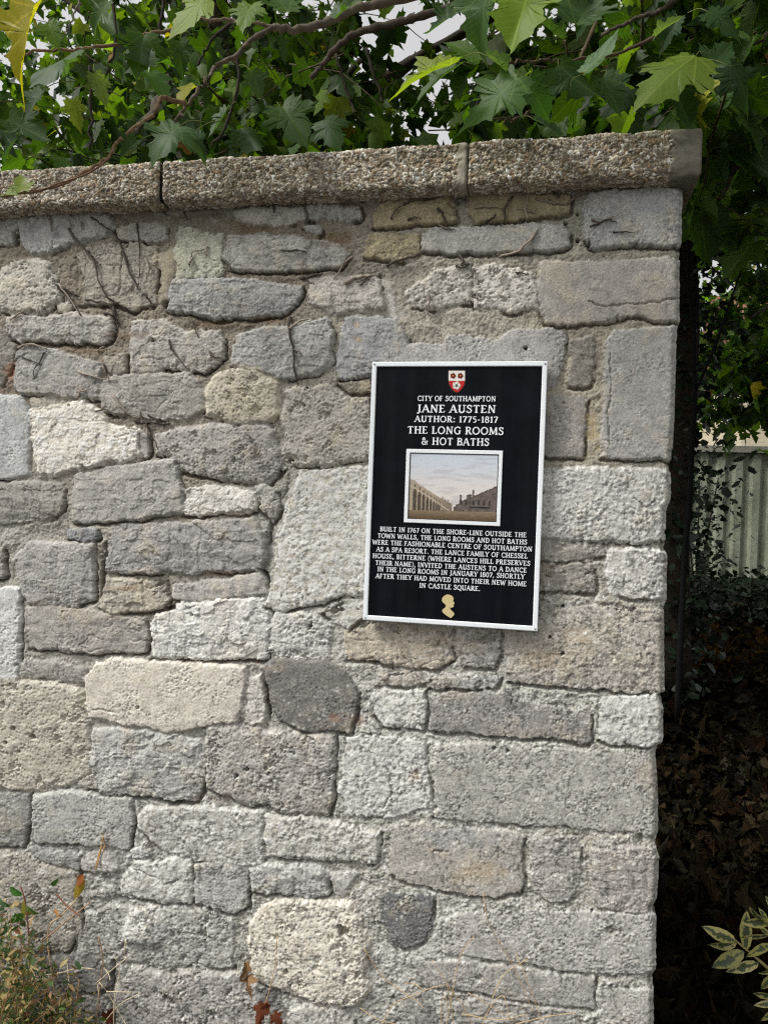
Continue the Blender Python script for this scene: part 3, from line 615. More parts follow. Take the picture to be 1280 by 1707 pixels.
# lettering: strokes with thick stems, thin hairlines and small serifs
def c_(cx, cy, rx, ry, a0, a1, n=11):
    a = np.radians(np.linspace(a0, a1, n)); return [(cx+rx*math.cos(t), cy+ry*math.sin(t)) for t in a]
T_, t_, m_ = .165, .095, .135
GL = {
'A': (.74, [(t_, [(.05, 0), (.36, 1)], 's-'), (T_, [(.36, 1), (.68, 0)], '-s'), (t_, [(.18, .35), (.55, .35)], '--')]),
'B': (.62, [(T_, [(.15, 0), (.15, 1)], 'ss'), (m_, [(.15, .95)]+c_(.32, .745, .19, .205, 90, -90)+[(.15, .54)], '--'), (m_, [(.15, .5)]+c_(.33, .275, .23, .225, 90, -90)+[(.15, .05)], '--')]),
'C': (.72, [(m_, c_(.41, .5, .33, .46, 42, 318, 17), '--'), (t_, [(.655, .7), (.655, .95)], '--'), (t_, [(.66, .05), (.66, .24)], '--')]),
'D': (.74, [(T_, [(.15, 0), (.15, 1)], 'ss'), (m_, [(.15, .95)]+c_(.3, .5, .36, .45, 90, -90, 13)+[(.15, .05)], '--')]),
'E': (.6, [(T_, [(.15, 0), (.15, 1)], 'ss'), (t_, [(.15, .95), (.52, .95), (.53, .8)], '--'), (t_, [(.15, .52), (.44, .52)], '--'), (t_, [(.15, .05), (.54, .05), (.56, .22)], '--')]),
'F': (.56, [(T_, [(.15, 0), (.15, 1)], 'ss'), (t_, [(.15, .95), (.5, .95), (.51, .8)], '--'), (t_, [(.15, .5), (.43, .5)], '--')]),
'G': (.76, [(m_, c_(.41, .5, .33, .46, 42, 318, 17), '--'), (t_, [(.65, .7), (.65, .94)], '--'), (T_, [(.62, .06), (.62, .42)], '-s')]),
'H': (.78, [(T_, [(.15, 0), (.15, 1)], 'ss'), (T_, [(.63, 0), (.63, 1)], 'ss'), (t_, [(.15, .52), (.63, .52)], '--')]),
'I': (.32, [(T_, [(.16, 0), (.16, 1)], 'ss')]),
'J': (.42, [(T_, [(.25, 1), (.25, .12), (.18, -.06), (.02, -.12)], 's-')]),
'K': (.7, [(T_, [(.15, 0), (.15, 1)], 'ss'), (t_, [(.18, .42), (.58, 1)], '-s'), (T_, [(.28, .55), (.62, 0)], '-s')]),
'L': (.56, [(T_, [(.15, 0), (.15, 1)], 'ss'), (t_, [(.15, .05), (.5, .05), (.53, .25)], '--')]),
'M': (.92, [(t_, [(.12, 0), (.16, 1)], 's-'), (T_, [(.16, 1), (.46, .08)], '--'), (t_, [(.46, .08), (.76, 1)], '--'), (T_, [(.76, 1), (.8, 0)], '-s')]),
'N': (.8, [(t_, [(.14, 0), (.14, 1)], 's-'), (T_, [(.14, 1), (.65, .04)], '--'), (t_, [(.65, 0), (.65, 1)], '-s')]),
'O': (.8, [(m_, c_(.4, .5, .33, .46, 0, 360, 21), '--')]),
'P': (.6, [(T_, [(.15, 0), (.15, 1)], 'ss'), (m_, [(.15, .95)]+c_(.32, .71, .21, .24, 90, -90)+[(.15, .47)], '--')]),
'Q': (.8, [(m_, c_(.4, .5, .33, .46, 0, 360, 21), '--'), (m_, [(.42, .1), (.6, -.1), (.8, -.18)], '--')]),
'R': (.68, [(T_, [(.15, 0), (.15, 1)], 'ss'), (m_, [(.15, .95)]+c_(.32, .725, .2, .225, 90, -90)+[(.15, .5)], '--'), (T_, [(.32, .5), (.62, 0)], '-s')]),
'S': (.56, [(m_, [(.47, .8), (.42, .92), (.28, .96), (.14, .9), (.1, .75), (.18, .62), (.36, .5), (.47, .36), (.46, .18), (.35, .06), (.22, .04), (.1, .1), (.07, .22)], '--'), (t_, [(.47, .72), (.47, .96)], '--'), (t_, [(.07, .04), (.07, .28)], '--')]),
'T': (.68, [(T_, [(.34, 0), (.34, 1)], 's-'), (t_, [(.06, .8), (.08, .95), (.6, .95), (.62, .8)], '--')]),
'U': (.76, [(T_, [(.16, 1), (.16, .3), (.2, .14), (.3, .06), (.4, .04), (.52, .08), (.6, .18), (.62, .3)], 's-'), (t_, [(.62, .3), (.62, 1)], '-s')]),
'V': (.72, [(T_, [(.06, 1), (.36, 0)], 's-'), (t_, [(.36, 0), (.66, 1)], '-s')]),
'W': (1.0, [(T_, [(.05, 1), (.28, 0)], 's-'), (t_, [(.28, 0), (.5, .9)], '--'), (T_, [(.5, .9), (.72, 0)], '--'), (t_, [(.72, 0), (.95, 1)], '-s')]),
'X': (.7, [(T_, [(.06, 1), (.64, 0)], 'ss'), (t_, [(.06, 0), (.64, 1)], 'ss')]),
'Y': (.68, [(T_, [(.04, 1), (.34, .46)], 's-'), (t_, [(.34, .46), (.64, 1)], '-s'), (T_, [(.34, .48), (.34, 0)], '-s')]),
'0': (.6, [(m_, c_(.3, .5, .22, .46, 0, 360, 19), '--')]),
'1': (.36, [(T_, [(.2, 0), (.2, 1)], 's-'), (t_, [(.2, .95), (.06, .82)], '--')]),
'5': (.54, [(t_, [(.48, .95), (.15, .95)], '--'), (t_, [(.15, .95), (.12, .55)], '--'), (m_, [(.12, .55), (.26, .61)]+c_(.24, .32, .22, .28, 80, -120, 11), '--')]),
'6': (.58, [(m_, c_(.29, .3, .21, .27, 0, 360, 17), '--'), (m_, [(.09, .3), (.11, .6), (.24, .84), (.46, .97)], '--')]),
'7': (.54, [(t_, [(.06, .8), (.07, .95), (.48, .95)], '--'), (T_, [(.48, .95), (.2, 0)], '--')]),
'8': (.58, [(m_, c_(.29, .74, .17, .22, 0, 360, 17), '--'), (m_, c_(.29, .28, .21, .25, 0, 360, 17), '--')]),
'&': (.82, [(m_, [(.7, .5), (.6, .22), (.42, .05), (.22, .05), (.1, .2), (.14, .38), (.36, .6), (.42, .78), (.34, .94), (.24, .94), (.18, .8), (.26, .6), (.72, .02)], '--'), (t_, [(.58, .5), (.78, .5)], '--')]),
':': (.3, [(T_, [(.15, .02), (.15, .2)], '--'), (T_, [(.15, .52), (.15, .7)], '--')]),
'-': (.4, [(m_, [(.06, .42), (.34, .42)], '--')]),
'.': (.26, [(T_, [(.12, 0), (.12, .17)], '--')]),
',': (.26, [(T_, [(.14, .17), (.13, 0), (.07, -.14)], '--')]),
'(': (.36, [(t_, [(.3, 1.06), (.14, .8), (.08, .45), (.14, .1), (.3, -.16)], '--')]),
')': (.36, [(t_, [(.06, 1.06), (.22, .8), (.28, .45), (.22, .1), (.06, -.16)], '--')]),
' ': (.3, []),
}
def text_mesh(lines, name, label, parent, h=.0016):
    mb = MB(); k = 0
    for txt, (xa, ya), (xb, yb), cap in lines:          # ends of the baseline and cap height in photograph pixels
        A, Bp = pp(xa, ya, FACE), pp(xb, yb, FACE); z0 = (A[2]+Bp[2])/2; wid = Bp[0]-A[0]
        ca = pp((xa+xb)/2, (ya+yb)/2, FACE)[2]; cb_ = pp((xa+xb)/2, (ya+yb)/2-cap, FACE)[2]; S = cb_-ca; sp = .085
        tot = sum(GL[c][0]+sp for c in txt)-sp; sx = wid/(tot*S); x = A[0]
        for c in txt:
            w, st = GL[c]
            for wt, P, ser in st:
                P = np.array(P, float); 
                if len(P) > 4: P = spline(P, len(P)*2)
                segs = [(wt, P)]
                for e, pt in ((0, P[0]), (-1, P[-1])):
                    if ser[e] == 's': sl = .145; segs.append((.085, np.array([(pt[0]-sl, pt[1]+(.04 if pt[1] < .5 else -.04)), (pt[0]+sl, pt[1]+(.04 if pt[1] < .5 else -.04))])))
                for ww, Q in segs:
                    Tn = np.gradient(Q, axis=0); Tn /= np.linalg.norm(Tn, axis=1)[:, None]+1e-9; N = np.stack([-Tn[:, 1], Tn[:, 0]], 1)*ww/2
                    k += 1; yf = FACE-h-(k % 7)*.00002; n = len(Q)
                    l, r = Q-N, Q+N
                    def w3(q, y): return np.stack([x+q[:, 0]*S*sx, np.full(n, y), z0+q[:, 1]*S], 1)
                    V = np.concatenate([w3(l, yf), w3(r, yf), w3(l, FACE+.0005), w3(r, FACE+.0005)])
                    i = np.arange(n-1)
                    F = np.concatenate([np.stack([i, i+n, i+n+1, i+1], 1), np.stack([i, i+1, i+2*n+1, i+2*n], 1), np.stack([i+n, i+3*n, i+3*n+1, i+n+1], 1), [[0, 2*n, 3*n, n], [n-1, 2*n-1, 4*n-1, 3*n-1]]])
                    mb.add(V, F, WHT*1.0)
            x += (w+sp)*S*sx
    o = mb.build(name, M_white, parent, False); o['label'] = label; return o
text_mesh([("CITY OF SOUTHAMPTON", (696, 668.6), (826, 669.2), 8.6)], 'lettering', 'small raised white lettering reading CITY OF SOUTHAMPTON', plaque)
text_mesh([("JANE AUSTEN", (695, 687.6), (826, 688.6), 13), ("AUTHOR: 1775-1817", (691, 703.5), (829.5, 705), 10.4)], 'lettering', 'white lettering reading JANE AUSTEN AUTHOR: 1775-1817', plaque)
text_mesh([("THE LONG ROOMS", (679, 722.6), (839, 725.2), 12.4), ("& HOT BATHS", (702, 741.6), (815, 743), 12.2)], 'lettering', 'white lettering reading THE LONG ROOMS & HOT BATHS', plaque)
text_mesh([
 ("BUILT IN 1767 ON THE SHORE-LINE OUTSIDE THE", (633.5, 885.4), (877, 896), 7.9), ("TOWN WALLS, THE LONG ROOMS AND HOT BATHS", (629.5, 896.4), (878, 908), 7.9),
 ("WERE THE FASHIONABLE CENTRE OF SOUTHAMPTON", (621, 907), (886.5, 919.8), 7.9), ("AS A SPA RESORT. THE LANCE FAMILY OF CHESSEL", (627.5, 918.8), (879, 931.4), 7.9),
 ("HOUSE, BITTERNE (WHERE LANCES HILL PRESERVES", (621.3, 929.6), (883.3, 943.6), 7.9), ("THEIR NAME), INVITED THE AUSTENS TO A DANCE", (625.7, 941.4), (877.5, 954.8), 7.9),
 ("IN THE LONG ROOMS IN JANUARY 1807, SHORTLY", (629.3, 952), (874, 965.6), 7.9), ("AFTER THEY HAD MOVED INTO THEIR NEW HOME", (626.3, 963), (877, 978), 7.9), ("IN CASTLE SQUARE.", (699, 979.4), (800, 985.4), 7.9)],
 'lettering', 'paragraph of small raised white capitals', plaque)
# the little street picture in its white mount
p = [pp(*c, FACE) for c in ((678, 748), (838.5, 752), (833, 877.5), (673, 870.5))]
l, r, t, b = (p[0][0]+p[3][0])/2, (p[1][0]+p[2][0])/2, (p[0][2]+p[1][2])/2, (p[2][2]+p[3][2])/2
pic = rect_ring([(0, FACE+.001), (0, FACE-.0018), (.0009, FACE-.0026), (.0078, FACE-.0026), (.0082, FACE-.0022)], l, r, b, t, WHT, 'picture_mount', M_white, plaque)
rect_ring([(.0080, FACE-.0017), (.0082, FACE-.0021), (.0100, FACE-.0021), (.0104, FACE-.0010)], l, r, b, t, lin((66, 62, 60)), 'inner_frame', M_paint, pic)
u, v = np.meshgrid(np.linspace(0, 1, 260), np.linspace(0, 1, 200))
u_ = u+.004*fbm(u*30, v*30, 70, 2); v_ = v+.006*fbm(u*24, v*24, 72, 3)
skyc = lin((198, 208, 218))*(smooth(.35, 1, v_)[..., None])+lin((220, 214, 208))*(1-smooth(.35, 1, v_)[..., None])
cl = smooth(.1, .8, fbm(u*3, v*13, 74, 4)+.9*np.exp(-((v-.66)/.05)**2)*np.exp(-((u-.5)/.3)**2))[..., None]*.45; c = skyc*(1-cl)+lin((176, 174, 180))*cl
topL = .605-.82*np.clip(u_-.02, 0, .36)+.0*u; topL = np.where(u_ > .36, .33-.62*(u_-.36)+.03*(noise(u*45, v*0+7, 81) > .1), topL)+.012*(noise(u*60, v*0, 75) > .3)
isL = (u_ < .5) & (v_ < topL) & (v_ > .12)
wl_ = lin((168, 154, 134))*(1-.45*smooth(.22, .5, u)[..., None])*(1+.18*fbm(u*40, v*40, 76, 3))[..., None]; c = np.where(isL[..., None], wl_, c)
for k in range(9):
    ux = .065+.30*(1-(1-k/9)**1.7)+.0; wk = .034*(1-.085*k); hk = .47-.45*(ux-.06)*1.75
    arch = (np.abs(u_-ux) < wk*.62) & (v_ > .13) & (v_ < hk-.05*(np.abs(u_-ux)/wk/.62)**2*1.2)
    c = np.where(arch[..., None], lin((84, 74, 64))*(1+.3*fbm(u*50, v*30, 77, 2))[..., None], c)
topR = np.where(u_ < .54, .2, np.where(u_ < .66, .22+.9*(u_-.54), np.where(u_ < .72, .40-.5*np.abs(u_-.69), .36+.62*(u_-.72))))+.010*(noise(u*50, v*0+2, 78) > .2)
topR = np.where(np.abs(u_-.595) < .012, .385, topR); topR = np.where(np.abs(u_-.735) < .010, .47, topR)
isR = (u_ > .515) & (v_ < topR) & (v_ > .12)
c = np.where(isR[..., None], lin((104, 94, 88))*(1+.35*fbm(u*16, v*20, 79, 3))[..., None], c)
for wx in (.60, .66, .74, .80, .86, .92): c = np.where(((np.abs(u_-wx) < .012) & (np.abs(v_-.27) < .035) & (u_ > .52))[..., None], lin((60, 56, 54)), c)
c = np.where(((u_ > .70) & (u_ < .93) & (np.abs(v_-.20-.02*(u-.7)) < .014))[..., None], lin((44, 42, 44)), c)
for k in range(9):
    ux = .065+.30*(1-(1-k/9)**1.7); wy = .54-.79*(ux-.02)
    c = np.where(((np.abs(u_-ux) < .008*(1-.07*k)) & (np.abs(v_-wy) < .022*(1-.07*k)) & isL)[..., None], lin((92, 80, 68)), c)
c = np.where((isL & (np.abs(v_-(.50-.80*(u_-.02))) < .006))[..., None], lin((196, 182, 160)), c)
c = np.where((isR & (np.abs(v_-topR) < .02))[..., None], lin((74, 66, 64)), c); c = np.where((isR & (np.abs(u_-.70) < .006))[..., None], lin((70, 64, 62)), c)
for cx_, hk_ in ((.30, .03), (.40, .025), (.47, .02), (.56, .03), (.63, .035)): c = np.where(((np.abs(u_-cx_) < .006) & (v_ > .11) & (v_ < .12+hk_))[..., None], lin((58, 52, 50)), c)
gr_ = (v_ < .135+.015*(u_-.5)); c = np.where(gr_[..., None], (lin((134, 118, 96))*(smooth(0, .14, v)[..., None])+lin((96, 80, 58))*(1-smooth(0, .14, v)[..., None]))*(1+.22*fbm(u*14, v*50, 80, 3))[..., None], c)
V = np.stack([l+.0098+u*(r-l-.0196), np.full(u.shape, FACE-.0012), b+.0098+v*(t-b-.0196)], -1)
i = np.arange(199)[:, None]*260+np.arange(259)[None]
pan = mesh_np('picture', V.reshape(-1, 3), np.stack([i, i+1, i+261, i+260], -1).reshape(-1, 4), M_paint, pic, np.clip(c, .01, .9).reshape(-1, 3), smooth_shade=False)
pan['label'] = 'small colour picture of a street of arcaded old buildings under a pale sky'
for sx, sz in ((L0+.0055, T0-.0055), (R0-.0055, T0-.0055), (L0+.0055, B0+.0055), (R0-.0055, B0+.0055)):
    mb = MB(); mb.tube([(sx, YP+.002, sz), (sx, YP-.0012, sz), (sx, YP-.0016, sz)], [.0019, .0019, .0012], 10, lin((150, 152, 154))); mb.build('screw', M_paint, plaque)
# coat of arms
def flat(name, pts, y, col, parent, m=None, base=FACE+.001):
    pts = np.asarray(pts, float); n = len(pts); f = np.stack([pts[:, 0], np.full(n, y), pts[:, 1]], 1); g = f.copy(); g[:, 1] = base
    ctr = f.mean(0)[None]; j = np.arange(n); k = (j+1) % n
    return mesh_np(name, np.concatenate([f, g, ctr]), [np.stack([np.full(n, 2*n), j, k], 1), np.stack([j, j+n, k+n, k], 1)], m or M_paint, parent, np.tile(col, (2*n+1, 1)), smooth_shade=False)
def z2(x, y, ox=600., oy=590., s=4.0): a = pp(ox+x/s, oy+y/s, FACE); return (a[0], a[2])
half = [(588, 110), (645, 110), (702, 110), (702, 178), (697, 205), (682, 232), (664, 250), (645, 261), (626, 250), (608, 232), (593, 205), (588, 178)]
sh_ = flat('crest', [z2(645+(x-645)*1.05, 184+(y-184)*1.04) for x, y in half], FACE-.0008, lin((52, 40, 34)), plaque); sh_['label'] = 'small shield with two red roses on white above a white rose on red'
flat('white_chief', [z2(*a) for a in ((591, 113), (645, 113), (699, 113), (699, 179), (645, 181), (591, 179))], FACE-.0012, lin((226, 224, 216)), sh_)
flat('red_base', [z2(*a) for a in ((591, 180), (645, 182), (699, 180), (694, 204), (680, 230), (662, 248), (645, 258), (628, 248), (610, 230), (596, 204))], FACE-.0013, lin((186, 40, 36)), sh_)
def rose(cx, cy, R, col, cen):
    a = np.linspace(0, 2*np.pi, 40, endpoint=False); rr = R*(.80+.20*np.abs(np.cos(2.5*(a-np.pi/2))))
    flat('rose', [z2(cx+q_*math.sin(t), cy-q_*math.cos(t)) for q_, t in zip(rr, a)], FACE-.0018, col, sh_)
    for k in range(5):
        t = k*2*np.pi/5+np.pi/5; flat('rose_sepal', [z2(cx+.75*R*math.sin(t+d)*q_, cy-.75*R*math.cos(t+d)*q_) for d, q_ in ((-.16, .5), (0, 1.2), (.16, .5), (0, .35))], FACE-.0021, cen[0], sh_)
    flat('rose_centre', [z2(cx+.3*R*math.sin(t), cy-.3*R*math.cos(t)) for t in a[::4]], FACE-.0024, cen[1], sh_)
rose(620, 146, 19, lin((120, 28, 26)), (lin((38, 30, 24)), lin((190, 130, 60)))); rose(669, 146, 19, lin((120, 28, 26)), (lin((38, 30, 24)), lin((190, 130, 60)))); rose(643, 211, 27, lin((226, 226, 216)), (lin((40, 70, 50)), lin((60, 84, 66))))
prof_ = [(566, 690), (580, 684), (598, 686), (614, 694), (623, 706), (624, 716), (621, 722), (623, 730), (630, 742), (625, 747), (627, 752), (624, 757), (625, 763), (620, 769), (609, 770), (604, 776), (604, 783), (612, 791), (622, 801), (628, 813), (624, 824), (614, 832), (610, 840), (598, 836), (580, 826), (562, 812), (551, 800), (549, 788), (557, 778), (566, 773), (571, 764), (572, 756), (569, 749), (563, 745), (555, 738), (548, 727), (547, 713), (553, 701)]
sp_ = spline(np.array(prof_+prof_[:1], float), 110)[:-1]
s_o = flat('silhouette', [z2(x, y, 600, 820) for x, y in sp_], FACE-.0022, lin((208, 192, 142)), plaque); s_o['label'] = 'small cream head silhouette facing right'
#@PLAQUE<
#@TREES>
# ------------------------------------------------------------------ leaves and trees
HALF = np.array([(.05, -.02), (.20, -.09), (.33, -.10), (.30, .00), (.44, .02), (.38, .10), (.36, .17), (.50, .20), (.66, .36), (.54, .36), (.52, .44), (.38, .42), (.26, .46), (.30, .58), (.36, .66), (.26, .69), (.22, .80), (.12, .88), (.05, .98)])
OUT = np.concatenate([[(0, 0.02)], HALF, [(0, 1.1)], HALF[::-1]*[-1, 1]])
def soften(o, n=3):                            # bowed edges between the teeth of the leaf outline
    r = []
    for i in range(len(o)):
        a, b = o[i], o[(i+1) % len(o)]; e = b-a; nn_ = np.array([e[1], -e[0]]); m = (a+b)/2; sg = 1 if nn_@(m-[0, .35]) > 0 else -1
        r.append(a)
        for t in np.linspace(0, 1, n+1)[1:-1]: r.append(a+e*t-sg*nn_*.16*math.sin(math.pi*t)*(1 if i % 2 else -.6))
    return np.array(r)
OUT = soften(OUT, 2)
LOW = np.array([(0, .02), (.33, -.10), (.36, .16), (.64, .36), (.27, .46), (.34, .66), (0, 1.1), (-.34, .66), (-.27, .46), (-.64, .36), (-.36, .16), (-.33, -.10)])
def lobed(out, mid=True):
    c = np.array([[0, .30]]); n = len(out); j = np.arange(n); k = (j+1) % n
    if mid:
        P = np.concatenate([c, c+(out-c)*.55, out]); F = [np.stack([np.zeros(n, int), 1+j, 1+k], 1), np.stack([1+j, 1+n+j, 1+n+k, 1+k], 1)]
    else: P = np.concatenate([c, out]); F = [np.stack([np.zeros(n, int), 1+j, 1+k], 1)]
    return P, F
oval = np.array([(0, 0), (.16, .12), (.25, .35), (.24, .6), (.14, .85), (0, 1.05), (-.14, .85), (-.24, .6), (-.25, .35), (-.16, .12)])
SH = {'hi': lobed(OUT), 'lo': lobed(LOW, False), 'oval': lobed(oval), 'ovlo': lobed(oval[::2], False)}
class Leaves:
    def __init__(s, shape): s.P, s.F = SH[shape]; s.b = []; s.d = []; s.n = []; s.sz = []; s.c = []; s.w = []
    def add(s, base, d, n, size, col, wd=1.0):
        s.b.append(base); s.d.append(d); s.n.append(n); s.sz.append(size); s.c.append(col); s.w.append(wd)
    def add_many(s, b, d, n, sz, c):
        s.b += list(b); s.d += list(d); s.n += list(n); s.sz += list(sz); s.c += list(c); s.w += [1.0]*len(b)
    def arrays(s, curl=.25, rs=None):
        rs = rs or np.random.default_rng(11)
        b, d, n, c = (np.array(a, float) for a in (s.b, s.d, s.n, s.c)); sz = np.array(s.sz)[:, None, None]; N = len(b)
        d /= np.linalg.norm(d, axis=1)[:, None]+1e-9; x = np.cross(d, n); x /= np.linalg.norm(x, axis=1)[:, None]+1e-9; n = np.cross(x, d)
        P = s.P; m = len(P); u = np.broadcast_to(P[:, 0], (N, m)).copy()*np.array(s.w)[:, None]; v = np.broadcast_to(P[:, 1], (N, m)).copy()
        u = u*(1+.14*rs.normal(size=(N, 1))); u = u+.10*rs.normal(size=(N, 1))*v*v
        k1, k2, k3, ph = (rs.normal(size=(N, 1)) for _ in range(4))
        w = (.24+.26*k1)*np.abs(u)-(.30+.42*k2)*curl*4*(v-.2)**2*.5+curl*.42*k3*np.sin(u*6+ph*3)*(.3+v)+.25*curl*k2*np.sin(v*8+ph*2)*np.abs(u)+.018*rs.normal(size=(N, m))*np.abs(u)-.25*np.clip(k3, 0, 2)*np.abs(u)**2
        V = b[:, None]+sz*(u[..., None]*x[:, None]+v[..., None]*d[:, None]+w[..., None]*n[:, None])
        off = (np.arange(N)*m)[:, None, None]
        F = [(f[None]+off).reshape(-1, f.shape[1]) for f in s.F]
        return V.reshape(-1, 3), F, np.repeat(c, m, 0), np.tile(P, (N, 1))
GREEN = lin([(62, 90, 32), (72, 102, 36), (54, 80, 34), (88, 118, 38), (46, 70, 34), (100, 126, 46), (64, 92, 44)])
YEL = lin([(150, 150, 40), (170, 150, 44), (140, 100, 44), (120, 132, 44)])
def leafcol(n, rs, yel=.03, k=1.0):
    c = GREEN[rs.integers(0, len(GREEN), n)]*(.9+.36*rs.normal(size=(n, 1)).clip(-1.5, 1.8)); y = rs.random(n) < yel
    c[y] = YEL[rs.integers(0, len(YEL), y.sum())]
    return np.clip(c*k, .004, .6)
def twiggy(rs, centres, shape_hi_within, size, per, droop=.5, length=.5, yel=.03, k=1.0, twig_r=.003, reach=None):
    """leafy twigs at the given centres -> (near leaves, far leaves, twig mesh)"""
    A, B, T = Leaves('hi'), Leaves('lo'), MB()
    for c in centres:
        a = rs.uniform(0, 2*np.pi); L = length*rs.uniform(.6, 1.4); d0 = np.array([math.cos(a), math.sin(a), rs.uniform(-.5, .35)])
        t = np.linspace(0, 1, 5)[:, None]; P = c+d0*L*(t-.4)-np.array([0, 0, 1])*droop*L*t*t*.6+rs.normal(size=(5, 3))*.02*L
        near = np.linalg.norm(c-CAM) < shape_hi_within
        if np.linalg.norm(c-CAM) < 9: T.tube(P, np.linspace(twig_r*1.6, twig_r*.6, 5), 4, lin((70, 60, 44))*(1+.3*rs.normal()*.5))
        n = max(2, int(rs.poisson(per))); q = rs.random(n); pos = np.stack([np.interp(q, t[:, 0], P[:, i]) for i in range(3)], 1)
        az = rs.uniform(0, 2*np.pi, n); out = np.stack([np.cos(az), np.sin(az), rs.normal(-.55, .5, n)], 1); out /= np.linalg.norm(out, axis=1)[:, None]
        sz = size*rs.uniform(.55, 1.25, n); st = pos+out*(sz*.35)[:, None]*[1, 1, .6]
        nr = np.stack([rs.normal(0, .55, n), rs.normal(0, .55, n), np.abs(rs.normal(.8, .4, n))], 1)
        col_ = leafcol(n, rs, yel, k); d = out+np.stack([np.zeros(n), np.zeros(n), -rs.random(n)*.9], 1)
        (A if near else B).add_many(st, d, nr, sz, col_)
        if near:
            for i in range(n): T.tube([pos[i], (pos[i]+st[i])/2+[0, 0, .01], st[i]], .0010, 3, lin((88, 94, 52)))
    return A, B, T
def crown_mesh(name, parent, sets, m, curl=.25, stalks=None):
    V, F3, F4, C, U, n = [], [], [], [], [], 0
    for L in sets:
        if not len(L.b): continue
        v, F, c, u = L.arrays(curl)
        for f in F: (F3 if f.shape[1] == 3 else F4).append(f+n)
        V.append(v); C.append(c); U.append(u); n += len(v)
    n3, n4 = sum(len(f) for f in F3), sum(len(f) for f in F4); t3, t4 = 0, 0
    if stalks is not None and stalks.n:        # twigs and stalks share the mesh, in their own material
        for k_, fs in stalks.F.items():
            f = np.concatenate(fs)+n
            if k_ == 3: F3.append(f); t3 += len(f)
            else: F4.append(f); t4 += len(f)
        v = np.concatenate(stalks.V); V.append(v); C.append(np.concatenate(stalks.C)); U.append(np.zeros((len(v), 2)))
    mi = np.concatenate([np.zeros(n3, int), np.ones(t3, int), np.zeros(n4, int), np.ones(t4, int)])
    return mesh_np(name, np.concatenate(V), [np.concatenate(f) for f in (F3, F4) if f], None, parent, np.concatenate(C), np.concatenate(U), mi=mi, mats=[m, M_twig])
def limb(name, parent, P, r0, r1, colr=(86, 80, 70), n=24, k=8, wob=.01, seed=0):
    rs = np.random.default_rng(seed); Q = spline(P, n); Q = Q+rs.normal(size=Q.shape)*wob*np.linspace(.2, 1, n)[:, None]
    mb = MB(); r = np.linspace(r0, r1, n)*(1+.10*rs.normal(size=n)); c = lin(colr)*(1+.2*rs.normal(size=(n, 1)).clip(-1, 1)); cc = np.concatenate([np.repeat(c, k, 0), c[:1], c[-1:]])
    mb.tube(Q, r, k, np.clip(cc, .01, .5)); return mb.build(name, M_bark, parent)
def tree(name, label, base, top, trunk_r, regions, size, per, seed, near=3.6, yel=.03, k=1.0, limbs=6, group=None, length=.5, droop=.5, lean=(0, 0)):
    """regions: list of (centre, radii, number of twigs)"""
    rs = np.random.default_rng(seed); base = np.array(base, float); t = thing(name, label, 'tree', base, group)
    tp = base+np.array([lean[0], lean[1], top]); mid = (base+tp)/2+rs.normal(size=3)*[.15, .15, 0]
    n = 18; Q = spline([base-[0, 0, .1], base+[0, 0, top*.12], mid, tp], n); mb = MB(); r = np.linspace(trunk_r, trunk_r*.55, n); r[0] *= 1.45; r[1] *= 1.25; r[2] *= 1.08
    mb.tube(Q, r, 14, lin((104, 98, 84))*np.concatenate([np.repeat(.8+.4*rs.random((n, 1)), 14, 0), [[1], [1]]])); mb.build('trunk', M_bark, t)
    cs = []
    for (c, R, m) in regions:
        c = np.array(c, float); p = rs.normal(size=(m, 3)); p /= np.linalg.norm(p, axis=1)[:, None]; p *= (rs.random((m, 1))**.42)
        cs.append(c+p*np.array(R))
    cs = np.concatenate(cs)
    for i in range(limbs):
        c, R, m = regions[i % len(regions)]; e = np.array(c)+rs.normal(size=3)*np.array(R)*.45; s0 = Q[int(n*rs.uniform(.55, .98))]
        limb('branch', t, [s0, s0*.6+e*.4+[0, 0, .35], e], trunk_r*.33, .012, seed=seed*50+i, wob=.015)
    A, B, T = twiggy(rs, cs, near, size, per, droop, length, yel, k)
    crown_mesh('crown', t, [A, B], M_leaf, stalks=T)
    return t
def clear(cs): return cs
plane_a = tree('plane_tree', 'large green plane tree overhanging the wall on its left', (-2.9, 4.2, .15), 6.0, .24,
    [((-1.9, 1.9, 3.4), (1.0, .7, .6), 55), ((-2.1, 3.0, 4.0), (1.4, 1.0, .9), 170), ((-1.55, 2.9, 3.7), (.42, .8, .6), 50), ((-2.9, 4.6, 4.9), (2.2, 1.4, 1.4), 190), ((-3.4, 5.0, 7.6), (3.4, 2.4, 1.3), 420), ((-1.2, 2.6, 6.2), (2.4, 1.8, .8), 560), ((1.0, 3.8, 7.2), (2.2, 2.6, 1.0), 900)], .12, 8, 21, limbs=12, near=3.3)  # high dense clumps out of view, added to shade the ground behind the wall
plane_b = tree('plane_tree', 'green plane tree hanging over the right end of the wall', (3.3, 3.4, .15), 6.0, .26,
    [((.42, 1.15, 3.02), (.42, .55, .38), 40), ((-.18, 2.6, 3.65), (.38, .8, .55), 70), ((.25, 3.6, 4.1), (.5, .9, .6), 50), ((2.45, 1.2, 1.7), (.75, 1.9, 1.6), 560), ((.95, .7, 4.7), (1.25, 1.5, .55), 600), ((1.1, 2.2, 3.75), (.7, .9, .5), 45), ((1.75, 3.9, 4.2), (1.0, 1.3, .95), 90), ((2.6, 4.8, 7.0), (3.0, 2.6, 1.3), 1000), ((2.5, 1.0, 4.8), (1.5, 1.5, .9), 560), ((3.4, 1.6, 2.6), (1.2, 2.2, 2.0), 520)], .14, 8, 22, limbs=12, yel=.02, near=3.3)  # unseen low clumps at right and overhead ones added to shade the ground
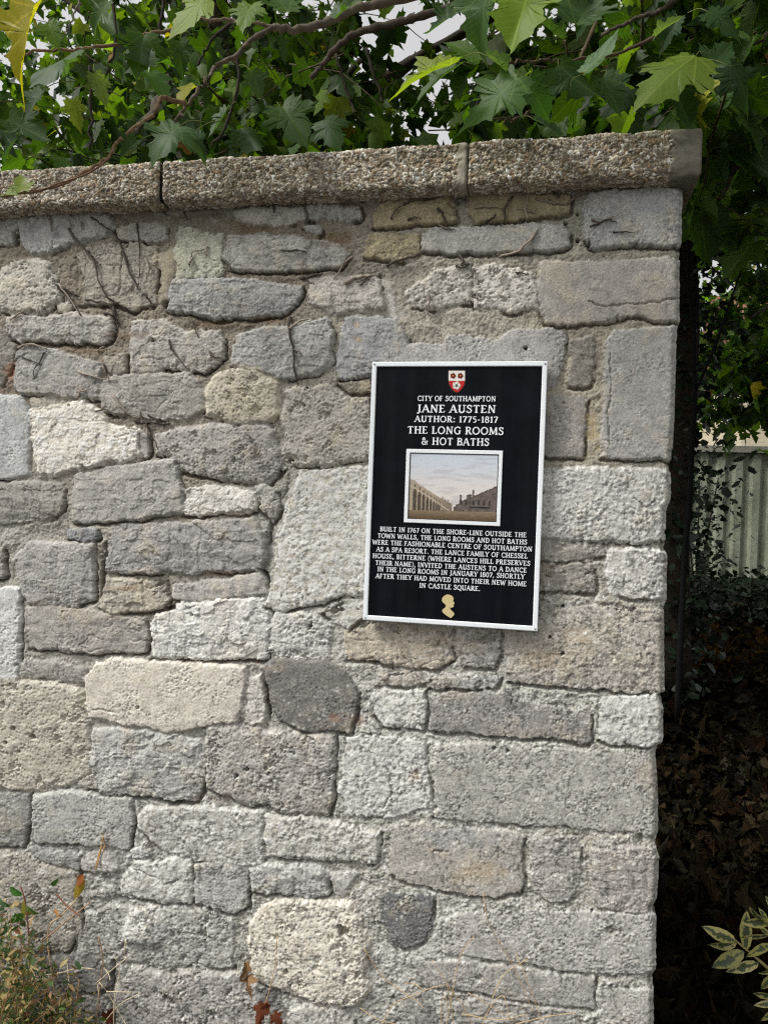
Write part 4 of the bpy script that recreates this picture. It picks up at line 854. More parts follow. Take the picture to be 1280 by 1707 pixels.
plane_c = tree('plane_tree', 'tall plane tree further back beside the fence', (4.9, 7.6, .4), 7.5, .22,
    [((2.25, 6.2, 4.2), (1.0, 1.1, 1.5), 90), ((2.25, 7.4, 3.15), (.6, .9, .75), 120), ((2.6, 7.0, 4.6), (.8, 1.0, 1.0), 60), ((3.3, 8.6, 4.6), (1.4, 1.3, 1.7), 110), ((2.0, 8.0, 8.4), (3.4, 2.4, 1.6), 800)], .14, 8, 23, limbs=8, yel=.01)
tree('plane_tree', 'bushy tree rising behind the wall further to the left', (-4.6, 9.5, .4), 7.5, .25,
    [((-4.8, 9.2, 6.0), (3.0, 2.2, 2.8), 230), ((-2.2, 10.6, 5.0), (1.0, 1.8, 2.4), 70), ((-7.5, 8.5, 7.0), (3, 2.5, 3.0), 260)], .17, 8, 24, limbs=8)
tree('plane_tree', 'distant pale green tree seen over the middle of the coping', (-1.0, 17, .6), 8.0, .2, [((.6, 17, 7.2), (2.6, 2.0, 2.2), 110), ((2.4, 18, 6.5), (3.0, 2, 3.0), 240)], .2, 7, 25, limbs=6, k=1.5)
# the boughs seen against the leaves above the wall
def bough(parent, pts, dist, r0, r1, colr, seed, n=40, wob=.003):
    P = np.array([at(x, y, d) for (x, y), d in zip(pts, np.broadcast_to(dist, (len(pts),)))]); return limb('branch', parent, P, r0, r1, colr, n, 8, wob, seed)
bough(plane_a, [(900, -70), (760, -25), (640, 5), (590, 15), (530, 42), (480, 48), (455, 46)], np.linspace(2.1, 1.95, 7), .014, .009, (96, 88, 76), 1)
bough(plane_a, [(455, 46), (420, 66), (395, 92), (360, 112), (345, 135), (320, 165), (303, 190), (290, 200)], np.linspace(1.95, 1.78, 8), .0065, .004, (92, 82, 70), 2)
bough(plane_a, [(310, 172), (290, 168), (270, 163), (264, 172), (258, 188), (220, 217), (193, 240), (185, 257), (150, 282), (100, 308), (50, 321), (-10, 329)], np.linspace(1.78, 1.58, 12), .0056, .0028, (122, 98, 76), 3, 60, .0015)
bough(plane_a, [(185, 257), (178, 268), (145, 290), (100, 305), (60, 318), (20, 314), (-12, 312)], np.linspace(1.585, 1.585, 7), .0022, .0015, (112, 88, 70), 4, 40, .001)
bough(plane_a, [(455, 46), (430, 38), (400, 35), (345, 31), (320, 30)], np.linspace(1.95, 1.9, 5), .005, .003, (120, 104, 92), 5)
bough(plane_a, [(300, 48), (275, 52), (235, 60), (200, 74), (150, 80), (110, 82), (50, 84), (10, 92)], np.linspace(1.75, 1.7, 8), .005, .0025, (118, 96, 76), 6)
bough(plane_a, [(760, 10), (690, 30), (640, 43), (590, 57), (560, 80), (540, 105), (520, 130)], np.linspace(2.5, 2.6, 7), .016, .008, (70, 62, 54), 7)
bough(plane_a, [(135, -5), (120, 35), (105, 60), (92, 78)], 1.8, .0022, .0016, (120, 116, 108), 8)
for k_, q_ in enumerate([[(275, -10), (268, 40), (262, 90)], [(185, -10), (195, 60), (180, 125)], [(150, 110), (152, 180), (150, 250)], [(385, 40), (350, 70), (330, 110)], [(395, 95), (398, 140), (372, 220), (350, 245)], [(560, 90), (575, 140), (590, 190)], [(610, 80), (625, 130), (640, 170)]]):
    bough(plane_a, q_, 2.6, .006, .004, (48, 42, 36), 30+k_, 16, .004)
bough(plane_b, [(1300, 150), (1274, 212), (1265, 232), (1247, 259), (1227, 279), (1212, 303), (1198, 335)], 2.7, .014, .008, (66, 58, 46), 9)
bough(plane_b, [(1000, 20), (960, 110), (925, 150), (880, 190), (840, 205)], np.linspace(1.9, 1.6, 5), .005, .002, (84, 70, 54), 10)
bough(plane_b, [(1130, 40), (1040, 85), (960, 100), (900, 102), (845, 105)], np.linspace(1.9, 1.55, 5), .005, .002, (84, 70, 54), 11)
bough(plane_b, [(1140, -10), (1095, 20), (1060, 30), (1000, 60)], 2.4, .009, .005, (74, 66, 56), 12)
# single big leaves near the camera: base, tip (photograph pixels), distance, colour, width, tilt of the blade
hl = [(plane_b, [
 (815, -20, 782, 98, 1.50, (84, 116, 66), .9, .5), (885, -30, 846, 100, 1.46, (120, 148, 44), .95, .2), (752, 108, 640, 150, 1.48, (128, 146, 50), .8, .8), (760, 112, 672, 178, 1.53, (66, 96, 44), .8, .6),
 (815, 95, 882, 146, 1.49, (106, 136, 78), .7, .7), (862, 128, 764, 234, 1.47, (78, 112, 54), .85, .35), (880, 132, 918, 205, 1.56, (66, 98, 56), .9, .3), (975, 122, 1042, 66, 1.55, (96, 128, 84), .8, .7), (1160, 92, 1058, 168, 1.55, (104, 128, 46), .8, .5),
 (1090, 60, 1126, 18, 1.6, (110, 134, 100), .6, .8), (930, 110, 985, 175, 1.62, (50, 78, 40), 1, .2), (1120, 140, 1160, 215, 1.6, (44, 70, 38), 1, .2), (1050, 150, 1010, 210, 1.66, (42, 66, 36), 1, .2), (800, 100, 740, 60, 1.6, (74, 104, 40), .9, .6),
 (1180, 120, 1230, 60, 1.7, (60, 88, 50), 1, .5), (1215, 110, 1260, 190, 1.65, (46, 70, 40), 1, .3), (960, 40, 1000, -30, 1.6, (64, 92, 50), 1, .6), (935, 60, 900, 10, 1.62, (70, 98, 52), 1, .5), (990, 10, 950, 60, 1.62, (60, 92, 52), 1, .3), (1180, 20, 1240, 60, 1.62, (52, 80, 44), 1, .3), (1130, 30, 1090, 90, 1.7, (48, 76, 42), 1, .3),
 (760, 20, 700, 60, 1.9, (54, 84, 40), 1, .5), (850, 160, 810, 190, 1.58, (50, 80, 40), 1, .3), (1005, 130, 1040, 190, 1.58, (56, 86, 42), 1, .3), (890, 200, 940, 225, 1.62, (46, 76, 38), 1, .3)]),
 (plane_a, [(62, 10, 2, 160, 1.52, (176, 166, 40), .75, .3), (128, 88, 52, 150, 1.62, (72, 100, 66), .9, .5), (240, 58, 228, 132, 1.70, (62, 92, 40), .9, .3), (300, 68, 306, 130, 1.70, (54, 82, 40), 1, .3), (158, 122, 178, 182, 1.62, (110, 128, 74), .75, .3), (122, 166, 132, 224, 1.60, (128, 146, 54), .85, .3),
 (352, -20, 292, 78, 1.62, (124, 148, 46), .85, .4), (470, 180, 520, 250, 1.75, (58, 86, 38), 1, .3), (300, 210, 246, 264, 1.62, (66, 96, 52), 1, .3), (325, 218, 340, 262, 1.64, (62, 88, 62), .8, .2), (15, 200, 88, 240, 1.62, (58, 86, 46), 1, .5), (38, 318, 34, 288, 1.56, (128, 146, 60), .9, .2), (10, 324, 28, 322, 1.56, (120, 140, 60), .9, .5),
 (180, 0, 140, 60, 1.64, (70, 100, 44), 1, .4), (80, 40, 100, 80, 1.66, (90, 120, 44), .9, .3), (420, 120, 440, 165, 1.8, (60, 84, 52), .8, .2), (205, 110, 200, 140, 1.66, (70, 100, 50), .9, .2), (420, 10, 400, 60, 1.75, (96, 126, 44), .9, .3), (480, 20, 450, -20, 1.8, (70, 100, 44), 1, .5), (210, 90, 260, 110, 1.7, (62, 92, 44), 1, .4),
 (30, 230, 0, 275, 1.62, (50, 78, 44), 1, .3), (230, 235, 200, 262, 1.64, (54, 80, 46), 1, .3), (405, 215, 430, 262, 1.72, (52, 78, 40), 1, .3), (560, 30, 600, -10, 1.9, (66, 96, 44), 1, .5), (380, 180, 350, 230, 1.7, (60, 88, 44), 1, .3), (70, 150, 40, 200, 1.62, (60, 88, 46), 1, .3), (540, 200, 570, 245, 1.9, (48, 76, 36), 1, .3)])]
for par, lst in hl:
    rs = np.random.default_rng(5); A = Leaves('hi'); T = MB()
    for bx0, by0, tx, ty, dist, colr, wd, tilt in lst:
        b_ = at(bx0, by0, dist); t_p = at(tx, ty, dist+rs.uniform(-.05, .05)); d = t_p-b_; L = np.linalg.norm(d)
        nrm = -fw*(1-tilt)+np.array([0, 0, 1.0])*tilt+rs.normal(size=3)*.18
        A.add(b_, d, nrm, L/1.08, lin(colr)*.85, wd*(.95 if L/1.08 > .06 else 1.2)*(1.0+.5*tilt*0))
        e = b_-d/L*.035+np.array([rs.normal()*.02, .05, .012]); T.tube(spline([b_, (b_+e)/2+[rs.normal()*.006, 0, .008], e], 6), .0009, 4, lin((98, 104, 56)))
    crown_mesh('foliage', par, [A], M_leaf, .22, T)
#@TREES<
#@REST>
# ------------------------------------------------------------------ ground, fence, building and the rest
def gz_(x, y):
    s = smooth(.6, 11, y); return .62*s+.02*noise(np.asarray(x)*1.3, np.asarray(y)*1.3, 90)*smooth(.3, 1.2, y)
ax_ = axis([(-400, -12, 24), (-12, -4, .5), (-4, 6, .09), (6, 14, .5), (14, 400, 24)]); ay_ = axis([(-400, -6, 24), (-6, -.4, .4), (-.4, 7, .08), (7, 14, .2), (14, 400, 24)])
X, Y = np.meshgrid(ax_, ay_); Z = gz_(X, Y)+.012*fbm(X*4, Y*4, 91, 3)*smooth(.1, .6, Y)*smooth(20, 12, Y)
V = np.stack([X, Y, Z], -1); ny, nx = X.shape; i = np.arange(ny-1)[:, None]*nx+np.arange(nx-1)[None]
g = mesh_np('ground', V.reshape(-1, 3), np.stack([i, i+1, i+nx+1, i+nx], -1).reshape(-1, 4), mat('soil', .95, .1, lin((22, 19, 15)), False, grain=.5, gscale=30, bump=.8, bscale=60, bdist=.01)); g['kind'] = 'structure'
pv = mesh_np('pavement', [(-60, -8, .004), (60, -8, .004), (60, -.55, .004), (-60, -.55, .004)], np.array([[0, 1, 2, 3]]), mat('asphalt_pavement', .9, .2, lin((98, 96, 92)), False, grain=.35, gscale=120, bump=.4, bscale=200), smooth_shade=False); pv['kind'] = 'structure'
# fallen leaves: a carpet nobody could count
rs = np.random.default_rng(31); LL = Leaves('hi'); LB = Leaves('lo')
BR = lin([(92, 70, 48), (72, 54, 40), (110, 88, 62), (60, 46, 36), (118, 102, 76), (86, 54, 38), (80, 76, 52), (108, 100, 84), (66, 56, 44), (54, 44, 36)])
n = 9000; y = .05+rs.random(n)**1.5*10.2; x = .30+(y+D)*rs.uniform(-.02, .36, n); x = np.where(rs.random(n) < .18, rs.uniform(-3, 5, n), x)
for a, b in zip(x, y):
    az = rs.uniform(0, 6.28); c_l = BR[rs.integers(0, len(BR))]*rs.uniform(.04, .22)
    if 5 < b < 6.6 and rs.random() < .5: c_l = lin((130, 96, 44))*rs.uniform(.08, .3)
    if a < .30 and b < DEPTH+.1: continue
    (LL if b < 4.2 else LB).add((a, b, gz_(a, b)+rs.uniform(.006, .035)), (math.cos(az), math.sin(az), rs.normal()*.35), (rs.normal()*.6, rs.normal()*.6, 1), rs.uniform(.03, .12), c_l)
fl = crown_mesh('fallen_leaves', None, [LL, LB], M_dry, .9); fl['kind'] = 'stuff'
tag(fl, 'brown fallen leaves covering the dark ground right of the wall', 'fallen leaves', kind='stuff')
# corrugated fence
fy, fb, ft = 11.05, .50, float(at(1220, 752, 12.8)[2])
fe = thing('corrugated_fence', 'weathered pale corrugated fence with a capping rail beyond the trees', 'fence', (4, fy, fb))
wv = .255; x0, x1 = -3.0, 12.0; xs = []; ys = []
k = x0
while k < x1:
    for dx, dy in ((0, 0), (.10, 0), (.14, .055), (.215, .055)): xs.append(k+dx); ys.append(fy+dy)
    k += wv
xs, ys = np.array(xs), np.array(ys); zs = np.linspace(fb-.15, ft-.10, 28); Xf, Zf = np.meshgrid(xs, zs); Yf = np.broadcast_to(ys, Xf.shape)+.004*noise(Xf*3, Zf*3, 92)
V = np.stack([Xf, Yf, Zf], -1); ny, nx = Xf.shape; i = np.arange(ny-1)[:, None]*nx+np.arange(nx-1)[None]
st = smooth(-.2, .9, fbm(Xf*5, Zf*1.1, 93, 3)); cf = lin((176, 176, 164))*(1-st[..., None]*.6)+lin((92, 96, 74))*st[..., None]*.6; cf = cf*np.array([.70, .76, .66])
mesh_np('sheet', V.reshape(-1, 3), np.stack([i, i+1, i+nx+1, i+nx], -1).reshape(-1, 4), mat('weathered_sheet', .8, .25, grain=.3, gscale=14), fe, cf.reshape(-1, 3), smooth_shade=False)
m = MB(); m.box((x0, fy-.06, ft-.10), (x1, fy+.12, ft), lin((150, 150, 138))); m.build('capping_rail', mat('rail', .8, .25, grain=.3, gscale=9), fe, False)
m = MB(); m.box((x0, fy-.03, fb-.3), (x1, fy+.10, fb+.02), lin((120, 116, 106))); m.build('gravel_board', M_stone, fe, False)
# building beyond
bd = thing('brick_building', 'pale yellow brick building glimpsed beyond the fence', 'building', (10, 26, .6))
def brickmat():
    m = mat('yellow_brick', .9, .2, lin((200, 176, 128)), False); n = m.node_tree.nodes; l = m.node_tree.links; b = n['Principled BSDF']
    t = n.new('ShaderNodeTexBrick'); tc = n.new('ShaderNodeTexCoord'); mp = n.new('ShaderNodeMapping'); mp.inputs['Rotation'].default_value = (math.pi/2, 0, 0)
    t.inputs['Scale'].default_value = 1; t.inputs['Brick Width'].default_value = .225; t.inputs['Row Height'].default_value = .075; t.inputs['Mortar Size'].default_value = .01
    for q_, c in (('Color1', (204, 192, 160)), ('Color2', (190, 176, 146)), ('Mortar', (196, 190, 178))): t.inputs[q_].default_value = (*lin(c), 1)
    l.new(tc.outputs['Object'], mp.inputs[0]); l.new(mp.outputs[0], t.inputs['Vector']); l.new(t.outputs[0], b.inputs['Base Color']); return m
Mbk = brickmat()
m = MB(); m.box((6.35, 26, .0), (22, 34, 7.4)); m.build('wall', Mbk, bd, False)
m = MB(); V = [(6.0, 25.6, 7.4), (22.4, 25.6, 7.4), (22.4, 34.4, 7.4), (6.0, 34.4, 7.4), (6.0, 30, 10.2), (22.4, 30, 10.2)]
m.add(V, [np.array([(0, 1, 5, 4), (2, 3, 4, 5), (0, 3, 2, 1)]), np.array([(0, 4, 3), (1, 2, 5)])], lin((120, 84, 66))); m.build('roof', M_stone, bd, False)
for wx in (8.6, 11.6, 14.6, 17.6):
    for wz in (1.6, 4.6):
        m = MB(); fr = .07
        for lo, hi in (((wx, 25.93, wz), (wx+fr, 26.0, wz+1.4)), ((wx+1.1-fr, 25.93, wz), (wx+1.1, 26.0, wz+1.4)), ((wx+fr, 25.93, wz), (wx+1.1-fr, 26.0, wz+fr)), ((wx+fr, 25.93, wz+1.4-fr), (wx+1.1-fr, 26.0, wz+1.4))): m.box(lo, hi, lin((220, 220, 214)))
        w_ = m.build('window', M_white, bd, False); m = MB(); m.box((wx+fr, 25.96, wz+fr), (wx+1.1-fr, 25.98, wz+1.4-fr), lin((40, 46, 52))); m.build('pane', mat('glass_pane', .1, .6), w_, False)
# lamp column beyond the fence
lp = at(1216, 700, 20.0); sl = thing('street_lamp', 'slim grey lamp column behind the fence in front of the pale building', 'street lamp', (lp[0], lp[1], .6))
Mm = mat('painted_metal', .5, .4); m = MB(); m.tube([(lp[0], lp[1], .5), (lp[0], lp[1], 1.8)], .09, 12, lin((110, 124, 132))); m.tube([(lp[0], lp[1], 1.8), (lp[0], lp[1], 6.3)], np.linspace(.065, .05, 2), 12, lin((110, 124, 132))); m.build('column', Mm, sl)
m = MB(); m.tube(spline([(lp[0], lp[1], 6.25), (lp[0]+.1, lp[1], 6.5), (lp[0]+.7, lp[1], 6.6)], 10), .035, 8, lin((110, 124, 132))); m.build('arm', Mm, sl)
m = MB(); m.tube([(lp[0]+.65, lp[1], 6.6), (lp[0]+.8, lp[1], 6.62), (lp[0]+1.2, lp[1], 6.6), (lp[0]+1.3, lp[1], 6.58)], [.05, .11, .10, .04], 12, lin((150, 152, 150))); m.build('lamp_head', Mm, sl)
# ivy-clad trunk just past the end of the wall
def ivy_clump(name, label, cat, stems, n, size, spread, seed, colk=1.0, kind='ovlo', m=M_ivy):
    rs = np.random.default_rng(seed); t = thing(name, label, cat, stems[0][0][0]); mb = MB(); L = Leaves(kind)
    for P, r0 in stems:
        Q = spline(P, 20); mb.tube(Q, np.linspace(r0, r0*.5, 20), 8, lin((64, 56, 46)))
        for _ in range(n):
            q = Q[rs.integers(0, 20)]+rs.normal(size=3)*spread*[1, 1, .9]; o = q-Q.mean(0); o[2] *= .2
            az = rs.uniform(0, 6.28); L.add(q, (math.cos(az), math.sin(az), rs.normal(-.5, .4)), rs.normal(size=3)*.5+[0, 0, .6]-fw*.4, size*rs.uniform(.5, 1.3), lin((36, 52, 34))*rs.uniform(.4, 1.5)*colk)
    mb.build('stem', M_bark, t); crown_mesh('foliage', t, [L], m); return t
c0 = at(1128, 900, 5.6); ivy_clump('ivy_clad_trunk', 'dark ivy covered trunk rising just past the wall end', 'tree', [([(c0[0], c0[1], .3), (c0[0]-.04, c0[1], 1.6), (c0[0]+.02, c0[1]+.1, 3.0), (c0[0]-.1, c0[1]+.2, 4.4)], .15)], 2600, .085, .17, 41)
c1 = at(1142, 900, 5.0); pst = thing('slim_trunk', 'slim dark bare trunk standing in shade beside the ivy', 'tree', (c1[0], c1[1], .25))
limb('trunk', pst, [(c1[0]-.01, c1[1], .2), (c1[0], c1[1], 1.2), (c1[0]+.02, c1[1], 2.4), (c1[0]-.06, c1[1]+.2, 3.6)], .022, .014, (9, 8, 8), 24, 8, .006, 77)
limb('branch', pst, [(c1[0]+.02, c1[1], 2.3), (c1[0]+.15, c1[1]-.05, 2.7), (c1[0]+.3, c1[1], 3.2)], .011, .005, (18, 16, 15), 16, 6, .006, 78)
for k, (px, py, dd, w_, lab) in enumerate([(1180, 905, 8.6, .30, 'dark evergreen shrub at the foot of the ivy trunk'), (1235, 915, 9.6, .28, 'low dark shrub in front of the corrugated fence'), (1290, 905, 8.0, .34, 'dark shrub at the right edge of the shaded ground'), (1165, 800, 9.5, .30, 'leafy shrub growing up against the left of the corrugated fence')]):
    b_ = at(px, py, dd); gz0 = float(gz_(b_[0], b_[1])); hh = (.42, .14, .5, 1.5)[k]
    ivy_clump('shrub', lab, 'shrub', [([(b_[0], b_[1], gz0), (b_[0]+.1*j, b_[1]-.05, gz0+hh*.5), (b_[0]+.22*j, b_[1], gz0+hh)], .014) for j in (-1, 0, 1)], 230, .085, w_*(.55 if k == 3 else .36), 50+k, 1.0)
# variegated shrub at the lower right
vs_ = thing('variegated_shrub', 'cream and green variegated shrub beside the shaded path', 'shrub', (.99, .12, 0)); rs = np.random.default_rng(61)
Mvar = leaf_mat('variegated_leaf', .4, .4, .2, False, (1, 1, .6)); nn, ll = Mvar.node_tree.nodes, Mvar.node_tree.links
uv = nn.new('ShaderNodeUVMap'); uv.uv_map = 'UVMap'; sx = nn.new('ShaderNodeSeparateXYZ'); ll.new(uv.outputs[0], sx.inputs[0])
tx = nn.new('ShaderNodeTexNoise'); tx.inputs['Scale'].default_value = 9; tx.inputs['Detail'].default_value = 3; geo = nn.new('ShaderNodeTexCoord'); mp = nn.new('ShaderNodeMapping'); mp.inputs['Scale'].default_value = (9, 9, 9); ll.new(geo.outputs['Object'], mp.inputs[0]); ll.new(mp.outputs[0], tx.inputs['Vector'])
def mth(op, a, b):
    k = nn.new('ShaderNodeMath'); k.operation = op
    for i_, v_ in enumerate((a, b)):
        if isinstance(v_, (int, float)): k.inputs[i_].default_value = v_
        else: ll.new(v_, k.inputs[i_])
    return k.outputs[0]
au = mth('ABSOLUTE', sx.outputs[0], 0); e_ = mth('ADD', mth('MULTIPLY', au, 6.5), mth('MULTIPLY', mth('ABSOLUTE', mth('SUBTRACT', sx.outputs[1], .5), 0), 1.5)); sg_ = mth('ADD', e_, mth('MULTIPLY', mth('SUBTRACT', tx.outputs[0], .5), 3.2)); sg = mth('MULTIPLY', mth('MINIMUM', mth('MAXIMUM', mth('MULTIPLY', mth('SUBTRACT', 1.0, sg_), 4.0), 0), 1), .9)
at_ = nn.new('ShaderNodeAttribute'); at_.attribute_name = 'tint'; sc_ = nn.new('ShaderNodeSeparateColor'); mxv = nn.new('ShaderNodeMix'); mxv.data_type = 'RGBA'
ll.new(sg, mxv.inputs[0]); ll.new(at_.outputs[0], mxv.inputs[6]); mxv.inputs[7].default_value = (*lin((58, 80, 62)), 1)
for lk in list(ll):
    if lk.from_node.type == 'ATTRIBUTE' and lk.from_node != at_: ll.new(mxv.outputs[2], lk.to_socket)
VL = Leaves('oval'); st = MB(); zx = lambda a, b: (1060+a/3.368, 1200+b/3.368)
cream = lin([(198, 192, 118), (206, 198, 136), (178, 176, 100)])
def vleaf(b, t, dist, dd=0.0, wd=1.0):
    B_, T_p = at(*b, dist), at(*t, dist+dd); VL.add(B_, T_p-B_, -fw+rs.normal(size=3)*.45+[0, 0, .5], np.linalg.norm(T_p-B_)/1.03, cream[rs.integers(0, 3)]*rs.uniform(.8, 1.05), wd)
for b, t in [((560, 1240), (380, 1183)), ((565, 1252), (400, 1270)), ((605, 1300), (430, 1398)), ((690, 1365), (505, 1415)), ((620, 1290), (602, 1066)), ((735, 1150), (620, 1057)), ((745, 1140), (622, 1135)), ((750, 1215), (688, 1150)), ((745, 1212), (576, 1222)), ((760, 1262), (630, 1312)), ((800, 1120), (735, 990)), ((735, 1165), (700, 1060)), ((790, 1440), (685, 1500)), ((780, 1565), (662, 1522)), ((780, 1590), (660, 1602)), ((790, 1620), (705, 1695)), ((800, 1380), (700, 1450)), ((850, 1200), (780, 1060))]:
    vleaf(zx(*b), zx(*t), 1.92, rs.uniform(-.03, .03), .70)
st.tube(spline([at(*zx(540, 1225), 1.92), at(*zx(640, 1310), 1.92), at(*zx(745, 1402), 1.92), at(*zx(900, 1560), 1.95), (.96, .12, .3), (.99, .12, 0)], 30), np.linspace(.0022, .008, 30), 6, lin((150, 140, 96)))
for _ in range(16):                           # the rest of the bush, out to the right
    e = np.array([1.0+rs.uniform(.12, .62), .12+rs.uniform(-.35, .35), rs.uniform(.35, 1.05)]); P = spline([(1.0+rs.normal()*.03, .12+rs.normal()*.03, 0), (e*[.55, .5, .5]+np.array([.48, .06, .0])), e], 16); st.tube(P, np.linspace(.008, .002, 16), 6, lin((120, 110, 80)))
    for j in range(22):
        q = P[rs.integers(4, 16)]; az = rs.uniform(0, 6.28); VL.add(q, (math.cos(az), math.sin(az), rs.normal(.1, .4)), rs.normal(size=3)*.5+[0, -.3, .8], rs.uniform(.05, .095), cream[rs.integers(0, 3)]*rs.uniform(.75, 1.05), .86)
crown_mesh('foliage', vs_, [VL], Mvar, .2, st)
# weeds at the foot of the wall, lower left
def wall_pt(px, py, off=.02): return onwall(px, py, -off)
wd = thing('weed_clump', 'straggly green and browning weeds at the foot of the wall', 'weeds', (-1.2, -.1, 0)); rs = np.random.default_rng(71); S_ = MB(); WL = Leaves('oval')
wc = lin([(150, 128, 88), (120, 104, 70), (70, 92, 50), (92, 112, 62), (54, 78, 44), (140, 130, 76), (168, 140, 96), (136, 100, 74), (182, 164, 120), (176, 156, 110), (84, 104, 60), (60, 84, 50)])
for i_ in range(95):
    px = rs.uniform(-120, 150)*(1 if rs.random() < .8 else 1.1); topy = 1520+max(0, px-30)*1.1+rs.uniform(0, 160); off = rs.uniform(.03, .20)
    e = wall_pt(px, topy, off); b_ = np.array([e[0]+rs.normal()*.12, -off-.02, 0.0]); P = spline([b_, (b_+e)/2+rs.normal(size=3)*[.03, .02, .02], e], 14); S_.tube(P, np.linspace(.0024, .0009, 14), 4, lin((150, 110, 80)) if rs.random() < .4 else lin((96, 104, 60)))
    for j in range(46):
        q = P[rs.integers(3, 14)]+rs.normal(size=3)*.018; az = rs.uniform(0, 6.28); WL.add(q, (math.cos(az), math.sin(az), rs.normal(.1, .6)), rs.normal(size=3)*.6+[0, -.5, .6], rs.uniform(.009, .026), wc[rs.integers(0, len(wc))]*rs.uniform(.6, 1.2), rs.uniform(.35, 1.0))
for P_, c_s in [([(48, 1707), (50, 1600), (47, 1540), (42, 1500), (35, 1478)], (130, 70, 56)), ([(100, 1707), (80, 1560), (105, 1525), (128, 1500)], (190, 160, 120)), ([(70, 1570), (100, 1545), (125, 1525), (150, 1505)], (170, 130, 100)), ([(95, 1490), (110, 1508), (135, 1528)], (140, 90, 70)), ([(160, 1707), (168, 1640), (172, 1600), (165, 1560)], (150, 120, 90))]:
    S_.tube(spline([wall_pt(x, y, .045) for x, y in P_], 16), .0016, 5, lin(c_s))
for b, t, c_s, w_ in [((38, 1492), (18, 1478), (70, 120, 50), 1.4), ((40, 1500), (38, 1535), (190, 180, 90), .5), ((42, 1522), (18, 1535), (74, 124, 50), 1.0), ((46, 1510), (58, 1528), (90, 120, 60), 1.0), ((138, 1462), (131, 1500), (176, 150, 60), .7), ((140, 1458), (128, 1474), (150, 90, 50), 1.1), ((0, 1500), (12, 1515), (80, 110, 70), 1.2), ((86, 1476), (96, 1470), (76, 110, 56), 1.2), ((92, 1515), (100, 1530), (190, 130, 70), 1.0)]:
    B_, T_p = wall_pt(*b, .05), wall_pt(*t, .055); WL.add(B_, T_p-B_, -fw+rs.normal(size=3)*.3, np.linalg.norm(T_p-B_), lin(c_s)*.8, w_)
crown_mesh('foliage', wd, [WL], leaf_mat('weed_leaf', .6, .15, .2, False), stalks=S_)
def stalks(name, label, cat, curves, r, col_, off, base):
    t = thing(name, label, cat, base)
    for c_s in curves:
        m = MB(); m.tube(spline([wall_pt(x, y, off+.01*math.sin(x)) for x, y in c_s], 20), np.linspace(r, r*.6, 20), 5, lin(col_)); m.build('stem', M_twig, t)
    return t
def gnd(px): p = wall_pt(px, 1700); return (p[0], -.08, 0)
stalks('dry_grass', 'tangle of bleached dry stalks in front of the wall left of centre', 'dry grass', [[(180, 1900), (165, 1740), (195, 1680), (235, 1655)], [(200, 1900), (190, 1690), (200, 1620), (192, 1595)], [(210, 1568), (208, 1590), (212, 1596), (195, 1610), (160, 1640)], [(68, 1626), (100, 1622), (130, 1614), (156, 1615)], [(174, 1613), (182, 1625), (184, 1634)], [(150, 1900), (162, 1700), (165, 1660), (163, 1635), (172, 1645), (180, 1655), (200, 1690), (215, 1715)], [(110, 1650), (115, 1640), (112, 1600)], [(178, 1653), (220, 1654)]], .0015, (206, 192, 160), .05, gnd(180))
stalks('dry_grass', 'sparse tan grass stalks in front of the wall below the plaque', 'dry grass', [[(600, 1900), (640, 1700), (700, 1655), (745, 1640)], [(800, 1900), (790, 1720), (745, 1640), (720, 1600)], [(606, 1580), (640, 1630), (690, 1665), (705, 1680)], [(745, 1640), (752, 1680), (758, 1720)], [(700, 1900), (745, 1700), (765, 1600), (790, 1560)], [(830, 1567), (860, 1620), (890, 1690)], [(805, 1490), (812, 1530), (828, 1567)], [(820, 1665), (840, 1625), (880, 1598)], [(780, 1655), (820, 1678), (860, 1705)], [(860, 1707), (910, 1695), (960, 1688)], [(740, 1900), (735, 1700), (742, 1660), (748, 1700)], [(675, 1640), (690, 1640), (705, 1650)], [(770, 1900), (800, 1720), (835, 1660), (850, 1700)], [(600, 1680), (630, 1700), (660, 1707)], [(860, 1590), (880, 1640), (905, 1707)], [(770, 1690), (830, 1700), (880, 1690)]], .0011, (190, 164, 122), .035, gnd(740))
stalks('dry_sprig', 'tan seed sprig sticking up from a crack in the wall', 'dry sprig', [[(160, 1450), (168, 1420), (173, 1390)], [(172, 1395), (175, 1408), (172, 1420)], [(170, 1410), (165, 1425), (160, 1445)]], .0018, (190, 150, 96), .022, tuple(wall_pt(160, 1450)))
# dead leaves hanging on the stones
def deadleaf(label, items, strand):
    t = thing('dead_leaf', label, 'dead leaf', tuple(wall_pt(*strand[0], .03))); A = Leaves('hi')
    for b, tp, c_s, w_ in items:
        B_, T_p = wall_pt(*b, .035), wall_pt(*tp, .045); A.add(B_, T_p-B_, -fw+rs.normal(size=3)*.5, np.linalg.norm(T_p-B_), lin(c_s)*.62, w_)
    crown_mesh('blade', t, [A], M_dry, .8); m = MB(); m.tube(spline([wall_pt(x, y, .03) for x, y in strand], 16), .0010, 4, lin((190, 160, 110))); m.build('stalk', M_twig, t)
deadleaf('curled tan dead leaf hanging between two lower stones', [((412, 1605), (410, 1640), (150, 118, 84), .35), ((412, 1632), (426, 1636), (172, 138, 102), .7), ((414, 1640), (420, 1664), (146, 112, 80), .35), ((414, 1630), (402, 1642), (130, 98, 68), .6)], [(413, 1600), (413, 1635), (418, 1660)])
deadleaf('rust brown dead leaves hanging by a tan thread low on the wall', [((440, 1672), (430, 1704), (116, 66, 46), .8), ((442, 1672), (446, 1695), (128, 74, 50), .6), ((456, 1690), (470, 1712), (108, 60, 44), .7)], [(462, 1560), (460, 1600), (452, 1640), (444, 1668), (440, 1675)])
